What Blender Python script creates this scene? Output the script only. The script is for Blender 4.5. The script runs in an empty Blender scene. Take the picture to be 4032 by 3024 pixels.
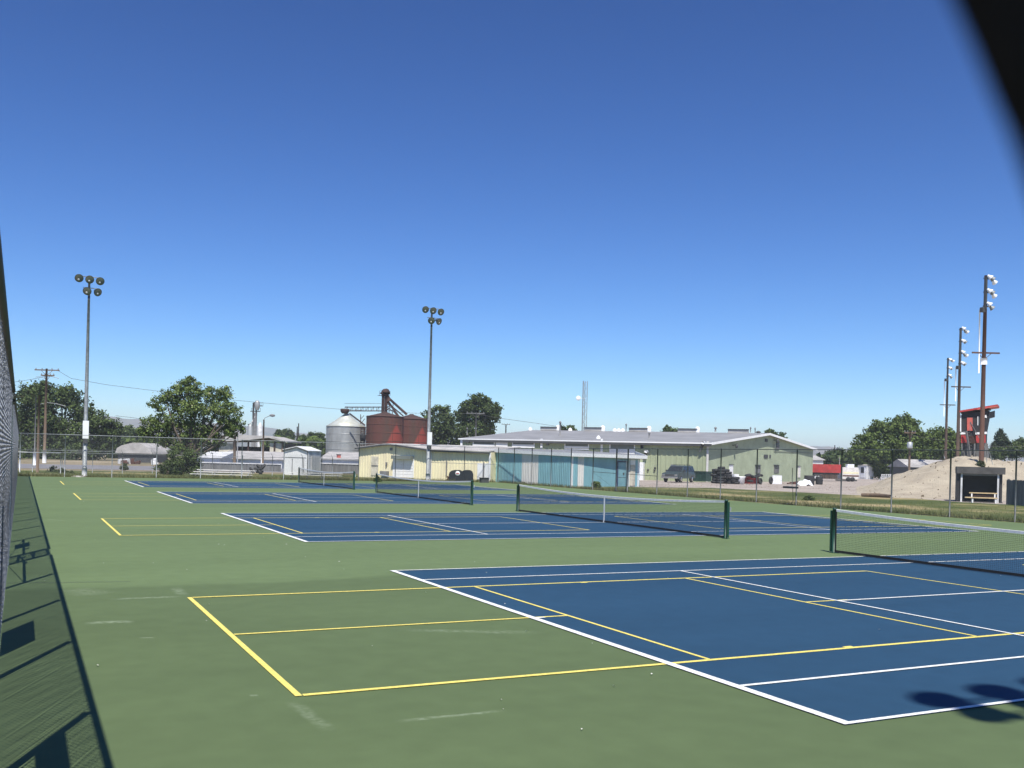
import bpy, math, random
from mathutils import Vector, Matrix
R = math.radians
random.seed(7)
sc = bpy.context.scene
COL = sc.collection

# ------------------------------------------------------------------ camera
FPX, YAW, PITCH, ROLL, H = 3819.42, .4568, .0006, .0254, 2.1292
CX, CY = 1958.5, 1800.4   # principal point: the picture was straightened upright, hence the lens shift
fw = Vector((math.sin(YAW)*math.cos(PITCH), math.cos(YAW)*math.cos(PITCH), math.sin(PITCH)))
r0 = Vector((math.cos(YAW), -math.sin(YAW), 0)); u0 = r0.cross(fw)
cr, sr = math.cos(ROLL), math.sin(ROLL)
rt = r0*cr + u0*sr; up = u0*cr - r0*sr
CAM = Vector((0, 0, H))
cd = bpy.data.cameras.new('camera'); co = bpy.data.objects.new('camera', cd); COL.objects.link(co)
co.matrix_world = Matrix(((rt.x, up.x, -fw.x, 0), (rt.y, up.y, -fw.y, 0), (rt.z, up.z, -fw.z, H), (0, 0, 0, 1)))
cd.sensor_width = 36; cd.lens = FPX/4032*36; cd.shift_x = (2016-CX)/4032; cd.shift_y = (CY-1512)/4032; cd.clip_start = 0.01; cd.clip_end = 30000
cd.dof.use_dof = True; cd.dof.focus_distance = 40; cd.dof.aperture_fstop = 8.8
sc.camera = co

# ------------------------------------------------------------------ light
SUN_AZ, SUN_EL = R(202.4), R(58.8)
w = bpy.data.worlds.new('World'); sc.world = w; w.use_nodes = True
wn = w.node_tree; bg = wn.nodes['Background']
sky = wn.nodes.new('ShaderNodeTexSky'); sky.sky_type = 'NISHITA'; sky.sun_disc = False
sky.sun_elevation = SUN_EL; sky.sun_rotation = SUN_AZ
sky.altitude = 1250; sky.air_density = 1.0; sky.dust_density = 0.1; sky.ozone_density = 5.0
hsv = wn.nodes.new('ShaderNodeHueSaturation'); hsv.inputs['Saturation'].default_value = 1.18; hsv.inputs['Hue'].default_value = .502
gm = wn.nodes.new('ShaderNodeGamma'); gm.inputs[1].default_value = 1.42
wn.links.new(sky.outputs[0], hsv.inputs['Color']); wn.links.new(hsv.outputs[0], gm.inputs[0]); wn.links.new(gm.outputs[0], bg.inputs[0]); bg.inputs[1].default_value = 0.050   # sky colour is deepened by the gamma node
sd = bpy.data.lights.new('sun', 'SUN'); sd.energy = 5.0; sd.angle = R(0.53); sd.color = (1, .96, .9)
so = bpy.data.objects.new('sun', sd); COL.objects.link(so)
sv = Vector((math.sin(SUN_AZ)*math.cos(SUN_EL), math.cos(SUN_AZ)*math.cos(SUN_EL), math.sin(SUN_EL)))
so.rotation_euler = sv.to_track_quat('Z', 'Y').to_euler()
so.location = sv*60
sc.view_settings.view_transform = 'Standard'; sc.view_settings.look = 'None'
sc.view_settings.exposure = 0.40; sc.view_settings.gamma = 1
sc.cycles.max_bounces = 8; sc.cycles.transparent_max_bounces = 16

# ------------------------------------------------------------------ placing helpers (full-size photo pixels + a real distance -> world)
def ray(px, py): return fw + rt*((px-CX)/FPX) - up*((py-CY)/FPX)
def P(px, py, d): return CAM + ray(px, py)*d
def G(px, py, z=0.0):
    v = ray(px, py); return CAM + v*((z-H)/v.z)
def horizon(px): return 1752.95 + px*0.0254
def A(px, d):
    p = P(px, horizon(px), d); return Vector((p.x, p.y, 0))
def Z(px, py, d): return P(px, py, d).z

# ------------------------------------------------------------------ materials
def newmat(name):
    m = bpy.data.materials.new(name); m.use_nodes = True
    return m, m.node_tree, m.node_tree.nodes['Principled BSDF']
def mat(name, col, rough=.7, amt=.15, scale=2.0, bump=0.0, metal=0.0, col2=None, scale2=None, spec=.5, stretch=None):
    m, t, b = newmat(name)
    geo = t.nodes.new('ShaderNodeNewGeometry')
    src = geo.outputs['Position']
    if stretch:
        mp = t.nodes.new('ShaderNodeMapping'); mp.inputs['Scale'].default_value = stretch
        t.links.new(src, mp.inputs[0]); src = mp.outputs[0]
    n = t.nodes.new('ShaderNodeTexNoise'); n.inputs['Scale'].default_value = scale
    n.inputs['Detail'].default_value = 6; n.inputs['Roughness'].default_value = .6
    t.links.new(src, n.inputs['Vector'])
    rp = t.nodes.new('ShaderNodeValToRGB')
    c = Vector(col[:3]); k = Vector(col2) if col2 else c*(1-amt)
    c1 = c*(1+amt*.5) if not col2 else c
    rp.color_ramp.elements[0].position = .35; rp.color_ramp.elements[1].position = .65
    rp.color_ramp.elements[0].color = (*k, 1); rp.color_ramp.elements[1].color = (*c1, 1)
    t.links.new(n.outputs['Fac'], rp.inputs[0]); t.links.new(rp.outputs[0], b.inputs['Base Color'])
    b.inputs['Roughness'].default_value = rough; b.inputs['Metallic'].default_value = metal
    b.inputs['Specular IOR Level'].default_value = spec
    if bump:
        n2 = t.nodes.new('ShaderNodeTexNoise'); n2.inputs['Scale'].default_value = scale2 or scale*12
        n2.inputs['Detail'].default_value = 4; t.links.new(src, n2.inputs['Vector'])
        bp = t.nodes.new('ShaderNodeBump'); bp.inputs['Strength'].default_value = bump; bp.inputs['Distance'].default_value = .02
        t.links.new(n2.outputs['Fac'], bp.inputs['Height']); t.links.new(bp.outputs[0], b.inputs['Normal'])
    return m
def leafmat(name, dark, light, brown=None):
    m, t, b = newmat(name)
    geo = t.nodes.new('ShaderNodeNewGeometry')
    n = t.nodes.new('ShaderNodeTexNoise'); n.inputs['Scale'].default_value = .9; n.inputs['Detail'].default_value = 3
    t.links.new(geo.outputs['Position'], n.inputs['Vector'])
    add = t.nodes.new('ShaderNodeMath'); add.operation = 'MULTIPLY_ADD'; add.inputs[1].default_value = .55
    t.links.new(geo.outputs['Random Per Island'], add.inputs[0]); 
    sub = t.nodes.new('ShaderNodeMath'); sub.operation = 'SUBTRACT'; sub.inputs[1].default_value = .27
    t.links.new(n.outputs['Fac'], sub.inputs[0]); t.links.new(sub.outputs[0], add.inputs[2])
    rp = t.nodes.new('ShaderNodeValToRGB'); rp.color_ramp.elements[0].position = .25; rp.color_ramp.elements[1].position = .8
    rp.color_ramp.elements[0].color = (*dark, 1); rp.color_ramp.elements[1].color = (*light, 1)
    if brown:
        e = rp.color_ramp.elements.new(.95); e.color = (*brown, 1)
    t.links.new(add.outputs[0], rp.inputs[0]); t.links.new(rp.outputs[0], b.inputs['Base Color'])
    b.inputs['Roughness'].default_value = .65; b.inputs['Specular IOR Level'].default_value = .25
    tr = t.nodes.new('ShaderNodeBsdfTranslucent'); t.links.new(rp.outputs[0], tr.inputs[0])
    mx = t.nodes.new('ShaderNodeMixShader'); mx.inputs[0].default_value = .22
    out = t.nodes['Material Output']
    t.links.new(b.outputs[0], mx.inputs[1]); t.links.new(tr.outputs[0], mx.inputs[2]); t.links.new(mx.outputs[0], out.inputs[0])
    return m

# acrylic court coating: fine grain, faint recoat band, scuffs with shapes of their own
def courtmat(name, col, fresh, scuffs, amount=1.0):
    m, t, b = newmat(name); L = t.links.new
    geo = t.nodes.new('ShaderNodeNewGeometry'); pos = geo.outputs['Position']
    def noise(s, d=5, vec=pos):
        n = t.nodes.new('ShaderNodeTexNoise'); n.inputs['Scale'].default_value = s; n.inputs['Detail'].default_value = d
        L(vec, n.inputs['Vector']); return n.outputs['Fac']
    def math_(op, a, bb=None, c=None, clamp=False):
        n = t.nodes.new('ShaderNodeMath'); n.operation = op; n.use_clamp = clamp
        for i, v in enumerate((a, bb, c)):
            if v is None: continue
            if isinstance(v, (int, float)): n.inputs[i].default_value = v
            else: L(v, n.inputs[i])
        return n.outputs[0]
    sep = t.nodes.new('ShaderNodeSeparateXYZ'); L(pos, sep.inputs[0])
    mp = t.nodes.new('ShaderNodeMapping'); mp.inputs['Scale'].default_value = (.35, 1.3, 1); L(pos, mp.inputs[0])
    big = noise(.35, 4, mp.outputs[0]); mid = noise(3.2, 6); fine = noise(90, 3)
    v = math_('MULTIPLY_ADD', big, .34, .83)
    v = math_('ADD', v, math_('MULTIPLY_ADD', mid, .28, -.14))
    v = math_('ADD', v, math_('MULTIPLY_ADD', fine, .34, -.17))
    if fresh:   # newer, darker coat laid over the near strip of the slab, with a wavering edge
        edge = math_('MULTIPLY_ADD', noise(.22, 2), 2.4, 14.9)
        f = math_('MULTIPLY', math_('SUBTRACT', edge, sep.outputs['Y']), 3.0, clamp=True)
        v = math_('MULTIPLY', v, math_('MULTIPLY_ADD', f, -.21, 1.0))
    s_tot = None
    for (x0, y0, x1, y1, wd, k) in scuffs:
        dx, dy = x1-x0, y1-y0; ln = math.hypot(dx, dy); ux, uy = dx/ln, dy/ln
        xx = math_('SUBTRACT', sep.outputs['X'], x0); yy = math_('SUBTRACT', sep.outputs['Y'], y0)
        a = math_('ADD', math_('MULTIPLY', xx, ux), math_('MULTIPLY', yy, uy))
        c = math_('ABSOLUTE', math_('ADD', math_('ADD', math_('MULTIPLY', xx, -uy), math_('MULTIPLY', yy, ux)), math_('MULTIPLY_ADD', noise(2.2, 3), wd*1.6, -wd*.8)))
        e = math_('ABSOLUTE', math_('SUBTRACT', a, ln/2))
        ins = math_('MULTIPLY', math_('SUBTRACT', ln/2, e), 2.0/ln*2, clamp=True)
        acr = math_('MULTIPLY', math_('SUBTRACT', wd, c), 1.4/wd, clamp=True)
        g = math_('MULTIPLY', math_('MULTIPLY', ins, acr), math_('MULTIPLY', math_('MULTIPLY_ADD', noise(14, 5), 3.0, -.95, clamp=True), k))
        s_tot = g if s_tot is None else math_('MAXIMUM', s_tot, g)
    mul = t.nodes.new('ShaderNodeVectorMath'); mul.operation = 'SCALE'; mul.inputs[0].default_value = col; L(v, mul.inputs['Scale'])
    last = mul.outputs[0]
    if s_tot is not None:
        mx = t.nodes.new('ShaderNodeMix'); mx.data_type = 'RGBA'; L(s_tot, mx.inputs[0]); L(last, mx.inputs[6])
        mx.inputs[7].default_value = (.30, .36, .25, 1); last = mx.outputs[2]
    L(last, b.inputs['Base Color'])
    b.inputs['Roughness'].default_value = .75; b.inputs['Specular IOR Level'].default_value = .12
    bp = t.nodes.new('ShaderNodeBump'); bp.inputs['Strength'].default_value = .35; bp.inputs['Distance'].default_value = .004
    L(noise(140, 3), bp.inputs['Height']); L(bp.outputs[0], b.inputs['Normal'])
    return m
_sc = []
for (ax, ay, bx, by, wd, k) in [(430, 2360, 720, 2348, .10, .5), (330, 2452, 535, 2448, .13, .55), (545, 2512, 610, 2510, .03, .7), (1145, 2760, 1300, 2880, .08, .3),
                                (1550, 2842, 2000, 2796, .05, .45), (690, 2312, 725, 2345, .1, .35), (2900, 2014, 3210, 2028, .12, .9), (1560, 2480, 2150, 2492, .12, .28),
                                (180, 2045, 260, 2050, .1, .4), (980, 2740, 1020, 2738, .05, .35), (255, 2320, 420, 2340, .35, .25)]:
    a_, b_ = G(ax, ay), G(bx, by); _sc.append((a_.x, a_.y, b_.x, b_.y, wd, k))

M = {}
M['green_court'] = courtmat('green_court_paint', (.119, .167, .075), True, _sc)
M['blue_court'] = courtmat('blue_court_paint', (.0215, .060, .110), False, [])
M['white_line'] = mat('white_line_paint', (.76, .77, .74), .7, .22, 22)
M['yellow_line'] = mat('yellow_line_paint', (.76, .64, .15), .7, .2, 22)
M['cream_line'] = mat('yellow_line_on_blue', (.72, .60, .22), .6, .2, 9)
M['galv'] = mat('weathered_galvanised_steel', (.30, .32, .32), .62, .3, 5, metal=.4)
M['galv_light'] = mat('pale_galvanised_steel', (.48, .50, .50), .45, .25, 3, metal=.4)
M['wire'] = mat('galvanised_chain_link_wire', (.27, .29, .31), .5, .35, 9, metal=.25)
M['wire_dull'] = mat('dull_chain_link_wire', (.20, .21, .21), .55, .3, 6, metal=.3)
M['post_dark'] = mat('dull_dark_fence_post', (.085, .095, .095), .5, .3, 4, metal=.3)
M['net_green'] = mat('green_net_post_paint', (.008, .050, .029), .5, .2, 8)
M['net_black'] = mat('black_net_cord', (.012, .012, .012), .8, .1, 8)
M['net_white'] = mat('white_net_tape', (.60, .61, .60), .7, .15, 12)
M['rust'] = mat('rusted_bin_steel', (.14, .045, .030), .85, .3, .5, col2=(.085, .045, .032), stretch=(1, 1, .35))
M['rust_dark'] = mat('dark_rusted_steel', (.055, .028, .022), .85, .3, 1.5)
M['silo'] = mat('zinc_bin_steel', (.36, .37, .36), .5, .2, .6, metal=.3, stretch=(1, 1, .4))
M['silo_roof'] = mat('pale_bin_roof', (.52, .55, .52), .5, .25, .8, metal=.2, col2=(.42, .42, .34))
M['cream'] = mat('cream_metal_siding', (.86, .78, .49), .55, .18, 1.2, stretch=(1, 1, .3), col2=(.72, .64, .43))
M['cream_dirty'] = mat('stained_white_door', (.62, .57, .45), .7, .3, 1.6)
M['teal'] = mat('teal_metal_siding', (.235, .455, .50), .5, .15, 1.4, stretch=(1, 1, .25))
M['sage'] = mat('sage_green_siding', (.36, .40, .245), .6, .12, .8, stretch=(1, 1, .3))
M['sage_wall'] = mat('sage_green_rendered_wall', (.36, .41, .275), .8, .14, .9)
M['white'] = mat('white_painted_metal', (.82, .82, .80), .5, .06, 1.5)
M['white_dirty'] = mat('weathered_white_paint', (.62, .62, .61), .7, .25, 1.1)
M['offwhite'] = mat('off_white_siding', (.70, .67, .62), .6, .15, 1.6, stretch=(1, 1, .3))
M['roof_grey'] = mat('grey_metal_roof', (.25, .25, .25), .6, .16, .4, stretch=(1, 1, 1))
M['roof_pale'] = mat('pale_grey_roof', (.42, .40, .375), .7, .25, .7)
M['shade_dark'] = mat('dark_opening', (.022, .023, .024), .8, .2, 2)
M['dark_grey'] = mat('dark_grey_paint', (.06, .062, .062), .6, .2, 2)
M['grey'] = mat('mid_grey_paint', (.19, .19, .19), .6, .25, 1.5)
M['glass'] = mat('dark_window_glass', (.035, .04, .045), .12, .2, 1)
M['awning'] = mat('grey_green_awning', (.17, .19, .17), .6, .15, 1)
M['timber'] = mat('weathered_brown_timber', (.155, .108, .072), .85, .35, 3, stretch=(1, 1, .12), bump=.3)
M['timber_dark'] = mat('creosoted_timber', (.075, .048, .034), .85, .35, 3, stretch=(1, 1, .12), bump=.3)
M['timber_red'] = mat('red_brown_timber_pole', (.105, .050, .033), .85, .35, 3, stretch=(1, 1, .12), bump=.3)
M['timber_grey'] = mat('grey_timber_board', (.165, .165, .16), .85, .3, 3, stretch=(1, 1, .15))
M['roof_board'] = mat('dark_brown_grey_board', (.085, .08, .075), .8, .3, 3)
M['stone'] = mat('brown_stone', (.30, .245, .175), .9, .4, 4)
M['plank'] = mat('pale_bleacher_plank', (.66, .64, .58), .6, .18, 2)
M['bench_gold'] = mat('varnished_bench_plank', (.58, .44, .24), .5, .2, 3)
M['red'] = mat('red_paint', (.42, .045, .04), .55, .2, 1.5)
M['red_faded'] = mat('faded_red_paint', (.55, .12, .09), .6, .2, 1.5)
M['charcoal'] = mat('charcoal_siding', (.030, .029, .030), .7, .25, 2)
M['rubber'] = mat('black_rubber', (.030, .030, .031), .75, .3, 4)
M['plastic_black'] = mat('black_plastic', (.022, .023, .025), .4, .2, 3)
M['dumpster'] = mat('dark_green_steel', (.018, .055, .042), .5, .25, 2)
M['car_paint'] = mat('grey_green_car_paint', (.075, .10, .10), .28, .06, 1, metal=.3)
M['chrome'] = mat('bright_bumper_metal', (.62, .62, .62), .2, .05, 3, metal=.8)
M['lens'] = mat('lamp_glass', (.16, .18, .14), .12, .3, 3, metal=.4, spec=.8)
M['lamp_rim'] = mat('dark_lamp_housing', (.05, .06, .07), .45, .2, 3, metal=.4)
M['blue_steel'] = mat('dark_blue_painted_steel', (.02, .035, .12), .45, .2, 3)
M['white_bright'] = mat('glossy_white_visor', (.82, .83, .84), .25, .05, 3)
M['concrete'] = mat('pale_concrete', (.42, .40, .37), .9, .2, 3, bump=.3)
M['bark'] = mat('grey_brown_bark', (.135, .105, .08), .9, .35, 5, bump=.5)
M['strap'] = mat('black_cloth', (.012, .012, .011), .9, .3, 60, spec=.1)
M['leaf_dark'] = leafmat('leaves_dark', (.024, .042, .014), (.125, .175, .052))
M['leaf_mid'] = leafmat('leaves_mid', (.034, .058, .015), (.165, .225, .055))
M['leaf_dry'] = leafmat('leaves_mid_with_dry', (.050, .085, .022), (.24, .31, .09), (.34, .31, .23))
M['leaf_conifer'] = leafmat('needles_dark', (.014, .028, .012), (.06, .085, .036))
M['leaf_shrub'] = leafmat('shrub_leaves', (.030, .045, .018), (.11, .14, .055))
M['gold_grass'] = leafmat('grass_blades', (.065, .085, .024), (.26, .25, .11), (.46, .38, .21))
M['sand'] = mat('sandy_dirt', (.43, .375, .275), .95, .3, .5, col2=(.33, .28, .205), bump=1.0, scale2=2.2)
M['road'] = mat('grey_asphalt', (.20, .195, .20), .9, .2, .5, bump=.3)

def groundmat(name, cols, s1, s2, pos=(.38, .5, .62), bump=.5):
    m, t, b = newmat(name); L = t.links.new
    geo = t.nodes.new('ShaderNodeNewGeometry')
    n = t.nodes.new('ShaderNodeTexNoise'); n.inputs['Scale'].default_value = s1; n.inputs['Detail'].default_value = 8; n.inputs['Roughness'].default_value = .62
    L(geo.outputs['Position'], n.inputs['Vector'])
    n2 = t.nodes.new('ShaderNodeTexNoise'); n2.inputs['Scale'].default_value = s2; n2.inputs['Detail'].default_value = 5
    L(geo.outputs['Position'], n2.inputs['Vector'])
    rp = t.nodes.new('ShaderNodeValToRGB'); els = rp.color_ramp.elements
    els[0].position = pos[0]; els[0].color = (*cols[0], 1); els[1].position = pos[2]; els[1].color = (*cols[2], 1)
    e = els.new(pos[1]); e.color = (*cols[1], 1)
    L(n.outputs['Fac'], rp.inputs[0])
    mp = t.nodes.new('ShaderNodeMapRange'); mp.inputs[1].default_value = .3; mp.inputs[2].default_value = .7; mp.inputs[3].default_value = .72; mp.inputs[4].default_value = 1.2
    L(n2.outputs['Fac'], mp.inputs[0])
    sc_ = t.nodes.new('ShaderNodeVectorMath'); sc_.operation = 'SCALE'; L(rp.outputs[0], sc_.inputs[0]); L(mp.outputs[0], sc_.inputs['Scale'])
    L(sc_.outputs[0], b.inputs['Base Color']); b.inputs['Roughness'].default_value = .95; b.inputs['Specular IOR Level'].default_value = .1
    bp = t.nodes.new('ShaderNodeBump'); bp.inputs['Strength'].default_value = bump; bp.inputs['Distance'].default_value = .08
    L(n2.outputs['Fac'], bp.inputs['Height']); L(bp.outputs[0], b.inputs['Normal'])
    return m
M['ground'] = groundmat('dry_open_ground', [(.10, .105, .05), (.24, .20, .13), (.33, .28, .20)], .05, 1.5)
M['verge'] = groundmat('patchy_grass', [(.066, .090, .027), (.125, .135, .05), (.36, .29, .155)], .13, 3, (.42, .53, .64))
M['gravel'] = groundmat('pinkish_grey_gravel', [(.31, .265, .23), (.37, .32, .28), (.42, .37, .32)], .25, 6)
M['hill'] = groundmat('far_hillside', [(.12, .13, .08), (.19, .17, .12), (.26, .22, .16)], .004, .02, bump=0)

# ------------------------------------------------------------------ mesh building
class MB:
    def __init__(s): s.v = []; s.f = []; s.sm = []
    def add(s, vs, fs, smooth=False):
        o = len(s.v); s.v += [tuple(v) for v in vs]; s.f += [tuple(i+o for i in f) for f in fs]; s.sm += [smooth]*len(fs); return s
    def box(s, x0, x1, y0, y1, z0, z1):
        return s.add([(x0,y0,z0),(x1,y0,z0),(x1,y1,z0),(x0,y1,z0),(x0,y0,z1),(x1,y0,z1),(x1,y1,z1),(x0,y1,z1)],
                     [(0,3,2,1),(4,5,6,7),(0,1,5,4),(1,2,6,5),(2,3,7,6),(3,0,4,7)])
    def obox(s, o, ex, ey, ez):   # oriented box: corner + 3 edge vectors
        o, ex, ey, ez = map(Vector, (o, ex, ey, ez))
        return s.add([o, o+ex, o+ex+ey, o+ey, o+ez, o+ex+ez, o+ex+ey+ez, o+ey+ez],
                     [(0,3,2,1),(4,5,6,7),(0,1,5,4),(1,2,6,5),(2,3,7,6),(3,0,4,7)])
    def bar(s, a, b, wx, wz=None, upv=(0,0,1)):
        a, b = Vector(a), Vector(b); d = b-a; wz = wz or wx
        uv = Vector(upv)
        if abs(d.normalized().dot(uv)) > .95: uv = Vector((0,1,0))
        sd_ = d.cross(uv).normalized()*wx; u_ = sd_.cross(d).normalized()*wz
        return s.obox(a-sd_/2-u_/2, d, sd_, u_)
    def tube(s, pts, r, n=8, caps=True):
        pts = [Vector(p) for p in pts]; rr = r if isinstance(r, (list, tuple)) else [r]*len(pts)
        vs, fs = [], []
        ref = Vector((0,0,1))
        d0 = (pts[1]-pts[0]).normalized()
        if abs(d0.dot(ref)) > .9: ref = Vector((1,0,0))
        for i, p in enumerate(pts):
            d = (pts[min(i+1, len(pts)-1)]-pts[max(i-1, 0)]).normalized()
            a = d.cross(ref).normalized(); b = d.cross(a)
            for k in range(n):
                t = 2*math.pi*k/n; vs.append(p+(a*math.cos(t)+b*math.sin(t))*rr[i])
        for i in range(len(pts)-1):
            for k in range(n):
                k2 = (k+1) % n; fs.append((i*n+k, i*n+k2, (i+1)*n+k2, (i+1)*n+k))
        if caps: fs.append(tuple(range(n))); fs.append(tuple((len(pts)-1)*n+k for k in reversed(range(n))))
        return s.add(vs, fs, n > 5)
    def lathe(s, c, prof, n=24, axis=(0,0,1)):
        c = Vector(c); ax = Vector(axis).normalized(); ref = Vector((1,0,0)) if abs(ax.x) < .9 else Vector((0,1,0))
        a = ax.cross(ref).normalized(); b = ax.cross(a); vs, fs = [], []
        for r, h in prof:
            for k in range(n):
                t = 2*math.pi*k/n; vs.append(c+ax*h+(a*math.cos(t)+b*math.sin(t))*max(r, 1e-4))
        for i in range(len(prof)-1):
            for k in range(n):
                k2 = (k+1) % n; fs.append((i*n+k, (i+1)*n+k, (i+1)*n+k2, i*n+k2))
        return s.add(vs, fs, True)
    def prism(s, poly, ez):   # planar polygon (3d points) extruded by vector
        ez = Vector(ez); n = len(poly); ps = [Vector(p) for p in poly]
        fs = [tuple(reversed(range(n))), tuple(range(n, 2*n))]+[(i, (i+1) % n, n+(i+1) % n, n+i) for i in range(n)]
        return s.add(ps+[p+ez for p in ps], fs)
    def build(s, name, m, parent=None, world=True):
        me = bpy.data.meshes.new(name)
        off = parent.location if (parent is not None and world) else Vector((0,0,0))
        if parent is not None and world and parent.get('_root'): pass
        base = Vector(off)
        q = parent
        if world and parent is not None and parent.parent is not None:
            q = parent; base = Vector((0,0,0))
            while q is not None: base += q.location; q = q.parent
        me.from_pydata([tuple(Vector(v)-base) for v in s.v], [], s.f)
        me.polygons.foreach_set('use_smooth', s.sm)
        me.materials.append(M[m] if isinstance(m, str) else m); me.update()
        o = bpy.data.objects.new(name, me); COL.objects.link(o)
        if parent is not None: o.parent = parent
        return o
def tag(o, label=None, cat=None, group=None, kind=None):
    if label: o['label'] = label
    if cat: o['category'] = cat
    if group: o['group'] = group
    if kind: o['kind'] = kind
    return o
def thing(name, label, cat, loc=(0,0,0), group=None, rz=0):
    o = bpy.data.objects.new(name, None); COL.objects.link(o); o.location = loc; o.rotation_euler = (0,0,rz)
    o.empty_display_size = .2
    return tag(o, label, cat, group)
def kids(o): return [c for c in COL.objects if c.parent == o]
def copy_tree(o, parent=None):
    c = o.copy(); COL.objects.link(c); c.parent = parent
    for ch in kids(o): copy_tree(ch, c)
    return c
def struct(name, mb, m): return tag(mb.build(name, m), kind='structure')

class Wall:
    """vertical wall from A to B (world xy), outward side faces the camera"""
    def __init__(s, A_, B_):
        s.a = Vector((A_[0], A_[1], 0)); s.b = Vector((B_[0], B_[1], 0)); s.d = (s.b-s.a); s.len = s.d.length; s.d.normalize()
        n = Vector((s.d.y, -s.d.x, 0))
        if n.dot(Vector((0,0,0))-s.a) < 0: n = -n
        s.n = n
    def sz(s, px, py):
        v = ray(px, py); t = (s.a-CAM).dot(s.n)/v.dot(s.n); p = CAM+v*t
        return (p-s.a).dot(s.d), p.z
    def pt(s, q, z, o=0.0): return s.a+s.d*q+s.n*o+Vector((0,0,z))
    def box(s, mb, q0, q1, z0, z1, o0, o1): return mb.obox(s.pt(q0, z0, o0), s.d*(q1-q0), s.n*(o1-o0), Vector((0,0,z1-z0)))
    def pbox(s, mb, x0, y0, x1, y1, o0=.0, o1=.06):
        xm, ym = (x0+x1)/2, (y0+y1)/2
        q0 = s.sz(x0, ym)[0]; q1 = s.sz(x1, ym)[0]; z1 = s.sz(xm, y0)[1]; z0 = s.sz(xm, y1)[1]
        return s.box(mb, q0, q1, z0, z1, o0, o1)
    def rib(s, mb, q0, q1, z0, top, pitch=.3, dep=.04, o=0.0):
        """ribbed sheet with a top edge given by top(q)"""
        pts = []; q = q0
        while q < q1:
            for f, dd in ((0, 0), (.55, 0), (.65, dep), (.9, dep)):
                if q+f*pitch < q1: pts.append((q+f*pitch, dd))
            q += pitch
        pts.append((q1, 0))
        vs = []
        for q, dd in pts: vs += [s.pt(q, z0, o+dd), s.pt(q, top(q), o+dd)]
        n = len(pts); fs = [(2*i, 2*i+2, 2*i+3, 2*i+1) for i in range(n-1)]
        return mb.add(vs, fs)

# ================================================================== SETTING
def sheet(poly, z): return MB().add([(x, y, z) for x, y in poly], [tuple(range(len(poly)))])
mb = MB(); N = 24; S_ = 9000
mb.add([(-S_, -S_, -.02), (S_, -S_, -.02), (S_, S_, -.02), (-S_, S_, -.02)], [(0,1,2,3)]); struct('ground', mb, 'ground')
FX, FY, LX = 37.2, 75.5, -.15
struct('court_surface', MB().box(LX-.12, FX-.25, -6, FY-.3, -.3, 0.0), 'green_court')
# grass verge outside the fences, bounded by the gravel lot on the right
gr = [G(x, y) for x, y in [(2516, 1918), (2800, 1921), (2990, 1930), (3150, 1938), (3300, 1946), (3500, 1954), (3770, 1976), (4032, 1990)]]
poly = [(FX-.26, -6), (70, -6)] + [(p.x, p.y) for p in reversed(gr)] + [(FX+10, 97), (-45, 97), (-45, FY-.32), (FX-.26, FY-.32)]
# ear-clip safe: split into two sheets
pr = [(FX-.26, -6), (62, -6)] + [(p.x, p.y) for p in reversed(gr)] + [(FX-.26, FY+7)]
verge = MB()
def fan(mb_, poly_, z):
    import mathutils
    tris = mathutils.geometry.tessellate_polygon([[Vector((x, y, 0)) for x, y in poly_]])
    mb_.add([(x, y, z) for x, y in poly_], [tuple(t) for t in tris])
fan(verge, pr, -.006)
fan(verge, [(-60, FY-.32), (FX-.27, FY-.32), (FX-.27, 96), (-60, 96)], -.006)
struct('grass_verge', verge, 'verge')
struct('dirt_strip', MB().box(-3.2, LX-.125, -6, FY+1, -.2, -.003), 'sand')
gv = MB(); fan(gv, [(p.x+.0, p.y+.0) for p in gr]+[(95, 40), (190, 120), (150, 210), (70, 170), (50, 110)], -.012); struct('gravel_lot', gv, 'gravel')
rd = MB(); fan(rd, [(-150, 103), (60, 103), (60, 128), (-150, 128)], -.010); struct('road', rd, 'road')
# distant hills
hl = MB(); vs = []; n = 260
for i in range(n+1):
    az = R(-20+100*i/n); px_top = {0: 1}
    d = 4200+500*math.sin(i*.07)
    t = i/n
    hgt = 116-62*t+9*math.sin(i*.11)+5*math.sin(i*.31+1)+3*math.sin(i*.83)+2*math.sin(i*1.9)
    for k, (dd, hh) in enumerate(((-900, -1), (-550, .35), (-250, .72), (0, 1), (700, .9), (1500, -1))):
        h_ = hgt*hh+(8*math.sin(i*.5+k*2)+4*math.sin(i*1.3+k)) if 0 < k < 3 else (hgt*hh if k in (3, 4) else -5)
        vs.append((math.sin(az)*(d+dd), math.cos(az)*(d+dd), h_))
fs = []
for i in range(n):
    for k in range(5): fs.append((i*6+k, (i+1)*6+k, (i+1)*6+k+1, i*6+k+1))
hl.add(vs, fs, True); struct('hills', hl, 'hill')

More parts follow.
